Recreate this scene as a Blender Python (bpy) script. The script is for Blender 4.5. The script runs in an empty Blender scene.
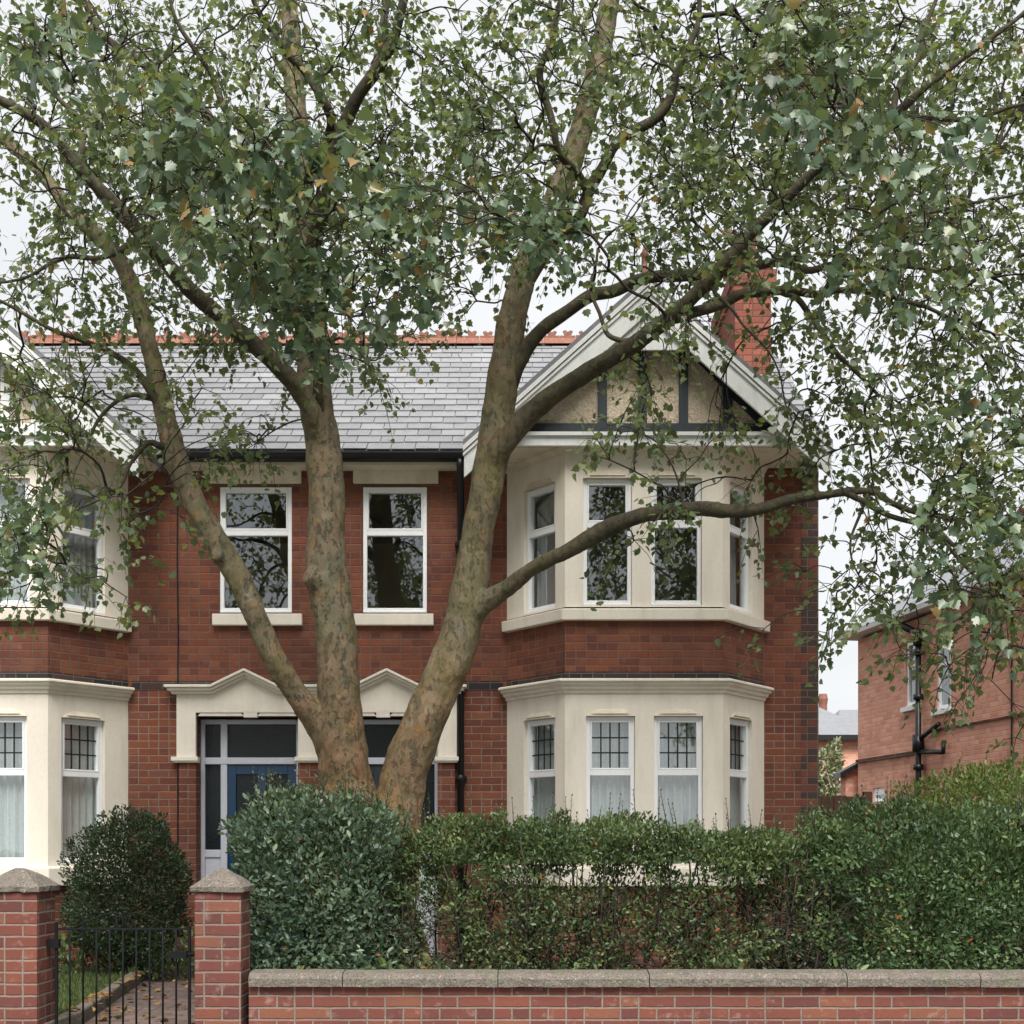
import bpy, math, random
import numpy as np
from mathutils import Vector, noise
R = math.radians
random.seed(7); rng = np.random.default_rng(11)
sc = bpy.context.scene
COL = sc.collection
F = 1300.0; HC = 1.25; HY = 845.0            # focal length (px), eye height, horizon row
def PX(px, D): return (px - 512.0) * D / F
def PZ(py, D): return HC + (HY - py) * D / F
def P3(px, py, D): return Vector((PX(px, D), D, PZ(py, D)))
WY = 13.40                                    # main wall of the pair of houses
BY = 12.68                                    # front of the bays
XC = PX(317.5, WY)                            # party line of the two houses

# ------------------------------------------------------------------ nodes
class NT:
    def __init__(s, name):
        s.m = bpy.data.materials.new(name); s.m.use_nodes = True
        s.t = s.m.node_tree; s.t.nodes.clear()
        s.out = s.t.nodes.new('ShaderNodeOutputMaterial')
    def n(s, typ, **kw):
        nd = s.t.nodes.new(typ)
        for k, v in kw.items():
            if k.startswith('i_'):
                key = k[2:]; nd.inputs[int(key) if key.isdigit() else key.replace('_', ' ')].default_value = v
            else: setattr(nd, k, v)
        return nd
    def l(s, a, b): s.t.links.new(a, b)
    def val(s, x, sock):
        if isinstance(x, (int, float)): sock.default_value = x
        else: s.l(x, sock)
    def math(s, op, a, b=0.0, c=None, clamp=False):
        nd = s.n('ShaderNodeMath', operation=op); nd.use_clamp = clamp
        s.val(a, nd.inputs[0]); s.val(b, nd.inputs[1])
        if c is not None: s.val(c, nd.inputs[2])
        return nd.outputs[0]
    def mix(s, f, a, b, typ='MIX'):
        nd = s.n('ShaderNodeMix', data_type='RGBA', blend_type=typ)
        s.val(f, nd.inputs[0])
        for x, k in ((a, 6), (b, 7)):
            if isinstance(x, tuple): nd.inputs[k].default_value = (*x, 1)
            else: s.l(x, nd.inputs[k])
        return nd.outputs[2]
    def ramp(s, f, stops, interp='LINEAR'):
        nd = s.n('ShaderNodeValToRGB'); cr = nd.color_ramp; cr.interpolation = interp
        while len(cr.elements) < len(stops): cr.elements.new(0.5)
        for e, (p, c) in zip(cr.elements, stops):
            e.position = p; e.color = (*c, 1) if isinstance(c, tuple) else (c, c, c, 1)
        s.l(f, nd.inputs[0]); return nd.outputs[0]
    def noise(s, vec, scale, detail=4, rough=.55):
        nd = s.n('ShaderNodeTexNoise'); nd.inputs['Scale'].default_value = scale
        nd.inputs['Detail'].default_value = detail; nd.inputs['Roughness'].default_value = rough
        if vec is not None: s.l(vec, nd.inputs['Vector'])
        return nd.outputs[0]
    def pos(s): return s.n('ShaderNodeNewGeometry').outputs['Position']
    def bump(s, h, strength=.3, dist=.01):
        b = s.n('ShaderNodeBump'); b.inputs['Strength'].default_value = strength; b.inputs['Distance'].default_value = dist
        s.l(h, b.inputs['Height']); return b.outputs[0]
    def done(s, color, rough=.7, normal=None, spec=.4, metal=0.0):
        p = s.n('ShaderNodeBsdfPrincipled')
        if isinstance(color, tuple): p.inputs['Base Color'].default_value = (*color, 1)
        else: s.l(color, p.inputs['Base Color'])
        s.val(rough, p.inputs['Roughness']); p.inputs['Specular IOR Level'].default_value = spec
        p.inputs['Metallic'].default_value = metal
        if normal is not None: s.l(normal, p.inputs['Normal'])
        s.l(p.outputs[0], s.out.inputs[0]); return s.m

def stretch(t, vec, sx, sy, sz):
    m = t.n('ShaderNodeMapping'); t.l(vec, m.inputs[0]); m.inputs['Scale'].default_value = (sx, sy, sz); return m.outputs[0]

def brick_mat(name, cols, mortar, bw=.225, bh=.075, mw=.010, header=.25, stain=.5, staincol=(.03, .022, .02), bumpd=.006, pale=0.0, oldz=None):
    t = NT(name)
    uv = t.n('ShaderNodeUVMap').outputs[0]
    wob = t.n('ShaderNodeTexNoise'); wob.inputs['Scale'].default_value = 6; wob.inputs['Detail'].default_value = 3; t.l(uv, wob.inputs['Vector'])
    sp = t.n('ShaderNodeSeparateXYZ'); t.l(uv, sp.inputs[0])
    wb = t.math('MULTIPLY', t.math('SUBTRACT', wob.outputs[0], .5), .012)
    u = t.math('ADD', sp.outputs[0], wb); v = t.math('ADD', sp.outputs[1], wb)
    vr = t.math('DIVIDE', v, bh); row = t.math('FLOOR', vr); fy = t.math('FRACT', vr)
    par = t.math('MULTIPLY', t.math('MODULO', t.math('ADD', row, 1000), 2), .5)
    uu = t.math('ADD', t.math('DIVIDE', u, bw), par)
    idb = t.math('FLOOR', uu); fx = t.math('FRACT', uu)
    def wn(a, b, k):
        c = t.n('ShaderNodeCombineXYZ'); t.l(a, c.inputs[0]); t.l(b, c.inputs[1]); c.inputs[2].default_value = k
        w = t.n('ShaderNodeTexWhiteNoise', noise_dimensions='3D'); t.l(c.outputs[0], w.inputs[0]); return w.outputs[0]
    hd = t.math('LESS_THAN', wn(idb, row, 3.3), header)
    half = t.math('MULTIPLY', hd, t.math('GREATER_THAN', fx, .5))
    id2 = t.math('ADD', t.math('MULTIPLY', idb, 2), half)
    rnd = wn(id2, row, 7.7)
    ex = t.math('MULTIPLY', t.math('MINIMUM', fx, t.math('SUBTRACT', 1, fx)), bw)
    em = t.math('ADD', t.math('MULTIPLY', t.math('ABSOLUTE', t.math('SUBTRACT', fx, .5)), bw), t.math('MULTIPLY', t.math('SUBTRACT', 1, hd), 9))
    ey = t.math('MULTIPLY', t.math('MINIMUM', fy, t.math('SUBTRACT', 1, fy)), bh)
    e = t.math('MINIMUM', t.math('MINIMUM', ex, em), ey)
    fine = t.noise(uv, 90, 4, .6)
    e = t.math('ADD', e, t.math('MULTIPLY', t.math('SUBTRACT', fine, .5), .006))
    isb = t.n('ShaderNodeMapRange'); isb.inputs[1].default_value = mw * .30; isb.inputs[2].default_value = mw * .72; t.l(e, isb.inputs[0]); isb = isb.outputs[0]
    n = len(cols)
    col = t.ramp(rnd, [(i / n, c) for i, c in enumerate(cols)], 'CONSTANT')
    col = t.mix(t.math('MULTIPLY', t.noise(uv, 35, 5, .65), .75), col, t.mix(1, col, (.62, .56, .55), 'MULTIPLY'))
    sm = t.ramp(t.noise(uv, 160, 3, .7), [(.5, 0.0), (.75, 1.0)])
    col = t.mix(t.math('MULTIPLY', sm, .28), col, (.05, .03, .025))
    if pale: col = t.mix(t.math('MULTIPLY', t.ramp(t.noise(uv, 9, 6, .7), [(.56, 0.0), (.74, 1.0)]), pale), col, (.45, .38, .34))
    mcol = t.mix(t.noise(uv, 22, 4), mortar, tuple(x * .55 for x in mortar))
    if oldz is not None:
        zr = t.n('ShaderNodeMapRange'); zr.inputs[1].default_value = oldz - .05; zr.inputs[2].default_value = oldz + .05; t.l(sp.outputs[1], zr.inputs[0])
        mcol = t.mix(t.math('MULTIPLY', zr.outputs[0], t.ramp(t.noise(uv, 1.7, 5, .6), [(.3, 1.0), (.7, .7)])), mcol, (.155, .098, .074))
    c = t.mix(isb, mcol, col)
    st = t.ramp(t.noise(stretch(t, uv, 1.0, .55, 1), 1.1, 6, .62), [(.42, 0.0), (.72, 1.0)])
    c = t.mix(t.math('MULTIPLY', st, stain), c, staincol)
    h = t.math('ADD', t.math('MULTIPLY', isb, 1.0), t.math('MULTIPLY', fine, .35))
    return t.done(c, .88, t.bump(h, .8, bumpd), .25)

def paint_mat(name, col, rough=.6, dirt=.25, dcol=(.25, .22, .17), bump=.15, spec=.3, scale=1.0):
    t = NT(name); p = t.pos()
    a = t.ramp(t.noise(stretch(t, p, 3 * scale, 3 * scale, .7 * scale), 1.6, 6, .65), [(.45, 0.0), (.8, 1.0)])
    b = t.ramp(t.noise(p, 28 * scale, 5, .6), [(.45, 0.0), (.8, 1.0)])
    c = t.mix(t.math('MULTIPLY', t.math('MAXIMUM', a, t.math('MULTIPLY', b, .45)), dirt), col, dcol)
    return t.done(c, rough, t.bump(t.noise(p, 60, 5, .6), bump, .006), spec)

M = {}
M['brick'] = brick_mat('red_brick', [(.24, .080, .043), (.21, .069, .040), (.18, .060, .039), (.255, .092, .050), (.225, .074, .042), (.165, .056, .039), (.225, .082, .051)], (.30, .225, .175), stain=.62, mw=.0105, header=.4, oldz=2.86, bw=.208, pale=.16)
M['brick_dark'] = brick_mat('blue_black_brick', [(.035, .032, .034), (.05, .043, .042), (.028, .027, .031), (.075, .045, .04)], (.16, .13, .11), stain=.3)
M['brick_quoin'] = brick_mat('sooty_corner_brick', [(.07, .048, .043), (.17, .06, .045), (.09, .05, .043), (.21, .068, .045), (.075, .048, .043)], (.19, .15, .12), bw=.21, stain=.4, header=.5)
M['brick_wall'] = brick_mat('garden_wall_brick', [(.145, .046, .034), (.13, .042, .033), (.105, .037, .031), (.17, .056, .036), (.135, .044, .035), (.155, .05, .035), (.18, .070, .043), (.115, .040, .034), (.14, .045, .034)], (.215, .17, .138), bw=.228, mw=.0125, stain=.28, header=.3, bumpd=.008, pale=.32)
M['brick_bright'] = brick_mat('orange_red_brick', [(.31, .095, .06), (.26, .08, .054), (.22, .07, .053), (.35, .12, .075), (.28, .085, .057)], (.13, .085, .068), stain=.3, staincol=(.12, .06, .045), header=.35)
M['brick_far'] = brick_mat('salmon_brick', [(.78, .39, .275), (.73, .355, .245), (.66, .31, .22), (.82, .44, .32), (.76, .375, .265)], (.60, .46, .37), stain=.2, staincol=(.2, .1, .075), header=.35)
M['cream'] = paint_mat('cream_stucco', (.75, .695, .60), .7, .5, (.42, .36, .27))
M['cream_trim'] = paint_mat('cream_trim', (.70, .63, .51), .7, .45, (.22, .19, .14))
M['white'] = paint_mat('white_gloss', (.80, .81, .82), .35, .12, (.4, .39, .36), .05, .5)
M['white_wood'] = paint_mat('weathered_white_wood', (.70, .71, .70), .6, .55, (.36, .37, .34), .15, .3, 2.0)
M['lilac'] = paint_mat('pale_grey_paint', (.50, .52, .58), .45, .2, (.3, .3, .3), .05, .4)
M['blue'] = paint_mat('deep_blue_gloss', (.004, .036, .092), .3, .1, (.02, .05, .1), .04, .5)
M['timber'] = paint_mat('blue_black_timber', (.018, .026, .032), .55, .4, (.06, .065, .07), .2, .4)
M['black'] = paint_mat('black_gloss', (.007, .009, .010), .4, .25, (.03, .03, .027), .1, .35)
M['iron'] = paint_mat('black_wrought_iron', (.005, .006, .007), .75, .25, (.02, .014, .010), .25, .12, 4)
def _dash():
    t = NT('pebbledash'); p = t.pos()
    v = t.n('ShaderNodeTexVoronoi'); v.inputs['Scale'].default_value = 48; t.l(p, v.inputs['Vector'])
    c = t.mix(t.ramp(t.noise(p, 40, 4), [(.35, 0.0), (.7, 1.0)]), (.68, .58, .45), (.47, .385, .29))
    w = t.n('ShaderNodeTexWhiteNoise'); t.l(v.outputs['Color'], w.inputs[0])
    c = t.mix(t.math('MULTIPLY', w.outputs[0], .4), c, (.30, .24, .18))
    return t.done(c, .9, t.bump(v.outputs['Distance'], .7, .01), .2)
M['dash'] = _dash()
def _stone():
    t = NT('weathered_concrete'); p = t.pos()
    c = t.mix(t.noise(p, 14, 6, .7), (.24, .21, .175), (.085, .074, .064))
    sp = t.ramp(t.noise(p, 55, 4, .65), [(.58, 0.0), (.66, 1.0)])
    c = t.mix(t.math('MULTIPLY', sp, .6), c, (.42, .39, .34))
    c = t.mix(t.math('MULTIPLY', t.ramp(t.noise(p, 85, 4, .65), [(.52, 0.0), (.62, 1.0)]), .72), c, (.055, .046, .038))
    c = t.mix(t.math('MULTIPLY', t.ramp(t.noise(p, 5, 5), [(.52, 0.0), (.7, 1.0)]), .35), c, (.10, .115, .06))
    return t.done(c, .92, t.bump(t.math('ADD', t.noise(p, 70, 6, .7), t.noise(p, 14, 5)), 1.0, .018), .2)
M['stone'] = _stone()
def _slate(name, a, b, attr=True):
    t = NT(name); p = t.pos()
    if attr: f = t.n('ShaderNodeAttribute', attribute_name='rnd').outputs['Fac']
    else: f = t.noise(p, 3, 3)
    c = t.mix(f, a, b)
    c = t.mix(t.math('MULTIPLY', t.ramp(t.noise(p, 7, 6, .7), [(.45, 0.0), (.75, 1.0)]), .4), c, tuple(x * .55 for x in a))
    c = t.mix(t.math('MULTIPLY', t.ramp(t.noise(p, 30, 4, .6), [(.6, 0.0), (.72, 1.0)]), .3), c, (.42, .43, .40))
    return t.done(c, .48, t.bump(t.noise(p, 40, 5, .65), .35, .004), .5)
M['slate'] = _slate('blue_grey_slate', (.165, .168, .178), (.25, .253, .265))
M['slate_dark'] = _slate('slate_edge', (.10, .10, .115), (.16, .16, .17), False)
M['slate_far'] = _slate('pale_slate', (.15, .155, .17), (.20, .205, .22), False)
def _terra():
    t = NT('terracotta'); p = t.pos()
    c = t.mix(t.noise(p, 9, 5, .65), (.235, .098, .066), (.14, .058, .042))
    c = t.mix(t.math('MULTIPLY', t.ramp(t.noise(p, 24, 5, .7), [(.55, 0.0), (.7, 1.0)]), .5), c, (.42, .32, .24))
    return t.done(c, .8, t.bump(t.noise(p, 40, 4), .4, .006), .3)
M['terra'] = _terra()
def _glass():
    t = NT('window_glass')
    tr = t.n('ShaderNodeBsdfTransparent'); tr.inputs[0].default_value = (.93, .96, .955, 1)
    gl = t.n('ShaderNodeBsdfGlossy'); gl.inputs['Roughness'].default_value = .015; gl.inputs[0].default_value = (.93, .97, 1, 1)
    b = t.bump(t.noise(t.pos(), 2.2, 2), .05, .02); t.l(b, gl.inputs['Normal'])
    fr = t.n('ShaderNodeFresnel'); fr.inputs[0].default_value = 1.5
    f = t.math('MULTIPLY', t.math('ADD', t.math('MULTIPLY', fr.outputs[0], 1.6), .12, clamp=True), t.math('SUBTRACT', 1, t.n('ShaderNodeNewGeometry').outputs['Backfacing']))
    mx = t.n('ShaderNodeMixShader'); t.l(f, mx.inputs[0]); t.l(tr.outputs[0], mx.inputs[1]); t.l(gl.outputs[0], mx.inputs[2])
    t.l(mx.outputs[0], t.out.inputs[0]); return t.m
M['glass'] = _glass()
def _obsc():
    t = NT('obscured_glass'); p = t.pos()
    return t.done((.008, .013, .014), .14, t.bump(t.noise(p, 60, 3), .4, .01), .35)
M['obsc'] = _obsc()
def _net(name, col, trans, scale=0):
    t = NT(name); p = t.pos()
    d = t.n('ShaderNodeBsdfDiffuse'); d.inputs[0].default_value = (*col, 1)
    tl = t.n('ShaderNodeBsdfTranslucent'); tl.inputs[0].default_value = (*col, 1)
    tr = t.n('ShaderNodeBsdfTransparent')
    a = t.n('ShaderNodeMixShader'); a.inputs[0].default_value = .35; t.l(d.outputs[0], a.inputs[1]); t.l(tl.outputs[0], a.inputs[2])
    b = t.n('ShaderNodeMixShader'); t.l(a.outputs[0], b.inputs[1]); t.l(tr.outputs[0], b.inputs[2])
    if scale: t.l(t.math('MULTIPLY', t.ramp(t.noise(p, scale, 3, .6), [(.4, 0.2), (.6, 1.0)]), trans), b.inputs[0])
    else: b.inputs[0].default_value = trans
    t.l(b.outputs[0], t.out.inputs[0]); return t.m
M['net'] = _net('net_curtain', (.86, .88, .88), .16, 70)
M['drape'] = _net('grey_drape', (.52, .50, .50), .0)
def _bark():
    t = NT('plane_bark'); p = t.pos(); q = stretch(t, p, 1, 1, .55)
    big = t.noise(q, 2.6, 6, .62); med = t.noise(q, 15, 6, .68); fin = t.noise(stretch(t, p, 1, 1, .35), 55, 4, .7)
    c = t.ramp(big, [(.30, (.095, .092, .055)), (.42, (.150, .140, .085)), (.50, (.195, .150, .095)), (.57, (.135, .122, .068)), (.68, (.23, .185, .12))])
    pl = t.ramp(med, [(.53, 0.0), (.56, 1.0)])
    c = t.mix(t.math('MULTIPLY', pl, .5), c, (.21, .135, .082))
    wv = t.n('ShaderNodeTexNoise'); wv.inputs['Scale'].default_value = 7; wv.inputs['Detail'].default_value = 5; t.l(q, wv.inputs['Vector'])
    va = t.n('ShaderNodeVectorMath', operation='SCALE'); t.l(wv.outputs['Color'], va.inputs[0]); va.inputs['Scale'].default_value = .22
    vb = t.n('ShaderNodeVectorMath', operation='ADD'); t.l(q, vb.inputs[0]); t.l(va.outputs[0], vb.inputs[1])
    vo = t.n('ShaderNodeTexVoronoi'); vo.inputs['Scale'].default_value = 13; t.l(vb.outputs[0], vo.inputs['Vector'])
    vw = t.n('ShaderNodeTexWhiteNoise'); t.l(vo.outputs['Color'], vw.inputs[0])
    vc = t.ramp(vw.outputs[0], [(0, (.085, .080, .050)), (.22, (.165, .140, .092)), (.45, (.115, .112, .066)), (.62, (.25, .185, .125)), (.78, (.20, .120, .070)), (.9, (.31, .255, .185))], 'CONSTANT')
    c = t.mix(.36, c, vc)
    pl3 = t.ramp(t.noise(q, 7, 5, .62), [(.38, 1.0), (.42, 0.0)])
    c = t.mix(t.math('MULTIPLY', pl3, .55), c, (.16, .165, .120))
    pl2 = t.ramp(t.noise(q, 23, 6, .70), [(.55, 0.0), (.585, 1.0)])
    c = t.mix(t.math('MULTIPLY', pl2, .62), c, (.055, .052, .038))
    li = t.ramp(t.noise(q, 3.4, 6, .7), [(.46, 0.0), (.60, 1.0)])
    c = t.mix(t.math('MULTIPLY', li, .5), c, (.160, .140, .050))
    c = t.mix(t.math('MULTIPLY', t.ramp(t.noise(p, 9, 5, .7), [(.60, 0.0), (.66, 1.0)]), .7), c, (.29, .165, .055))
    ms = t.n('ShaderNodeAttribute', attribute_name='moss').outputs['Fac']
    mo = t.mix(t.ramp(t.noise(p, 9, 6, .7), [(.4, 0.0), (.65, 1.0)]), (.034, .030, .022), (.078, .070, .036))
    c = t.mix(t.math('MULTIPLY', ms, .92), c, mo)
    c = t.mix(t.math('MULTIPLY', fin, .55), c, t.mix(1, c, (.45, .44, .42), 'MULTIPLY'))
    zz = t.n('ShaderNodeSeparateXYZ'); t.l(p, zz.inputs[0])
    low = t.n('ShaderNodeMapRange'); low.inputs[1].default_value = 3.0; low.inputs[2].default_value = 1.4; t.l(zz.outputs[2], low.inputs[0])
    c = t.mix(t.math('MULTIPLY', low.outputs[0], .7), c, t.mix(1, c, (1.45, .98, .80), 'MULTIPLY'))
    h = t.math('ADD', t.math('MULTIPLY', vw.outputs[0], .7), t.math('ADD', t.math('MULTIPLY', fin, .6), t.math('SUBTRACT', t.math('MULTIPLY', med, .8), t.math('MULTIPLY', pl2, .4))))
    return t.done(c, .8, t.bump(h, .85, .018), .25)
M['bark'] = _bark()
def _barkd():
    t = NT('mossy_branch_bark'); p = t.pos()
    c = t.mix(t.ramp(t.noise(p, 9, 6, .7), [(.4, 0.0), (.65, 1.0)]), (.036, .031, .023), (.078, .069, .036))
    c = t.mix(t.math('MULTIPLY', t.ramp(t.noise(p, 28, 4), [(.58, 0.0), (.7, 1.0)]), .6), c, (.15, .14, .10))
    return t.done(c, .9, t.bump(t.noise(p, 45, 5, .7), .6, .012), .2)
M['barkd'] = _barkd()
def leaf_mat(name, stops, trans=.35, rough=.42, spec=.5, tcol=(.26, .32, .07)):
    t = NT(name)
    f = t.n('ShaderNodeAttribute', attribute_name='rnd').outputs['Fac']
    c = t.ramp(f, stops)
    c = t.mix(t.math('MULTIPLY', t.noise(t.pos(), 40, 3), .35), c, t.mix(1, c, (.6, .65, .6), 'MULTIPLY'))
    p = t.n('ShaderNodeBsdfPrincipled'); t.l(c, p.inputs['Base Color'])
    p.inputs['Roughness'].default_value = rough; p.inputs['Specular IOR Level'].default_value = spec
    tl = t.n('ShaderNodeBsdfTranslucent'); t.l(t.mix(.5, c, tcol), tl.inputs[0])
    mx = t.n('ShaderNodeMixShader'); mx.inputs[0].default_value = trans
    t.l(p.outputs[0], mx.inputs[1]); t.l(tl.outputs[0], mx.inputs[2]); t.l(mx.outputs[0], t.out.inputs[0]); return t.m
M['leaf'] = leaf_mat('plane_leaf', [(0, (.040, .070, .036)), (.3, (.062, .098, .044)), (.6, (.095, .130, .052)), (.86, (.14, .165, .06)), (.955, (.17, .15, .04)), (.975, (.27, .13, .035)), (1, (.30, .16, .05))], .42, .42, .45)
M['leaf_near'] = leaf_mat('broad_near_leaf', [(0, (.036, .068, .042)), (.4, (.060, .102, .056)), (.75, (.105, .148, .074)), (.93, (.16, .19, .09)), (.96, (.22, .13, .04)), (1, (.26, .13, .05))], .25, .36, .5)
M['shrub'] = leaf_mat('blue_green_shrub_leaf', [(0, (.034, .062, .040)), (.4, (.068, .112, .068)), (.75, (.115, .165, .098)), (.95, (.17, .22, .13)), (.995, (.20, .2, .06)), (1, (.5, .14, .03))], .25, .45, .45)
M['privet'] = leaf_mat('privet_leaf', [(0, (.026, .048, .020)), (.4, (.055, .090, .032)), (.75, (.10, .145, .052)), (.93, (.17, .20, .085)), (.985, (.20, .19, .05)), (1, (.42, .12, .03))], .28, .48, .4)
M['laurel'] = leaf_mat('shrub_leaf', [(0, (.028, .058, .026)), (.4, (.052, .098, .038)), (.75, (.092, .150, .058)), (.95, (.15, .20, .085)), (.995, (.20, .2, .06)), (1, (.5, .14, .03))], .25, .45, .4)
M['lime'] = leaf_mat('yellow_green_leaf', [(0, (.08, .13, .03)), (.5, (.16, .225, .05)), (1, (.28, .33, .09))], .35, .4, .5)
M['dusk'] = leaf_mat('small_dark_leaf', [(0, (.012, .026, .014)), (.6, (.026, .050, .022)), (.95, (.05, .075, .03)), (1, (.10, .11, .05))], .2, .45, .4)
M['ivy'] = leaf_mat('mixed_groundcover_leaf', [(0, (.02, .045, .018)), (.5, (.05, .09, .03)), (.8, (.11, .15, .04)), (.93, (.22, .22, .05)), (1, (.36, .2, .05))], .25, .45, .4)
M['variegated'] = leaf_mat('pale_climber_leaf', [(0, (.10, .14, .06)), (.5, (.2, .23, .12)), (1, (.55, .55, .42))], .2)
M['litter'] = leaf_mat('dry_leaf', [(0, (.10, .05, .025)), (.5, (.22, .12, .04)), (1, (.34, .22, .07))], .1, .8, .2)
M['grass'] = leaf_mat('grass_blade', [(0, (.035, .07, .022)), (.6, (.07, .11, .03)), (1, (.15, .15, .06))], .25, .6, .3)
M['twig'] = NT('dark_twig').done((.032, .026, .020), .85, None, .2)
def _ground(name, a, b, sc_=3.0, bump=.4):
    t = NT(name); p = t.pos()
    c = t.mix(t.ramp(t.noise(p, sc_, 6, .65), [(.35, 0.0), (.65, 1.0)]), a, b)
    c = t.mix(t.math('MULTIPLY', t.noise(p, 60, 4, .7), .5), c, t.mix(1, c, (.45, .45, .45), 'MULTIPLY'))
    return t.done(c, .92, t.bump(t.noise(p, 40, 6, .7), bump, .02), .2)
M['soil'] = _ground('garden_soil', (.045, .035, .025), (.08, .062, .042))
M['turf'] = _ground('turf_soil', (.045, .065, .022), (.09, .095, .04))
M['asphalt'] = _ground('asphalt', (.045, .045, .047), (.065, .064, .063))
M['paving'] = _ground('concrete_paving', (.30, .29, .27), (.40, .39, .36))
M['farground'] = _ground('far_ground', (.06, .075, .035), (.10, .10, .06), .2)
M['paver'] = brick_mat('brick_paver', [(.14, .10, .085), (.11, .08, .07), (.17, .12, .10), (.12, .095, .085)], (.07, .06, .05), bw=.2, bh=.1, stain=.4)
def _fence():
    t = NT('brown_fence_wood'); p = t.pos()
    c = t.mix(t.noise(stretch(t, p, 14, 14, .8), 3, 4), (.085, .042, .028), (.04, .022, .016))
    return t.done(c, .85, t.bump(t.noise(stretch(t, p, 20, 20, 1), 4, 4), .4, .01), .2)
M['fence'] = _fence()

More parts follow.
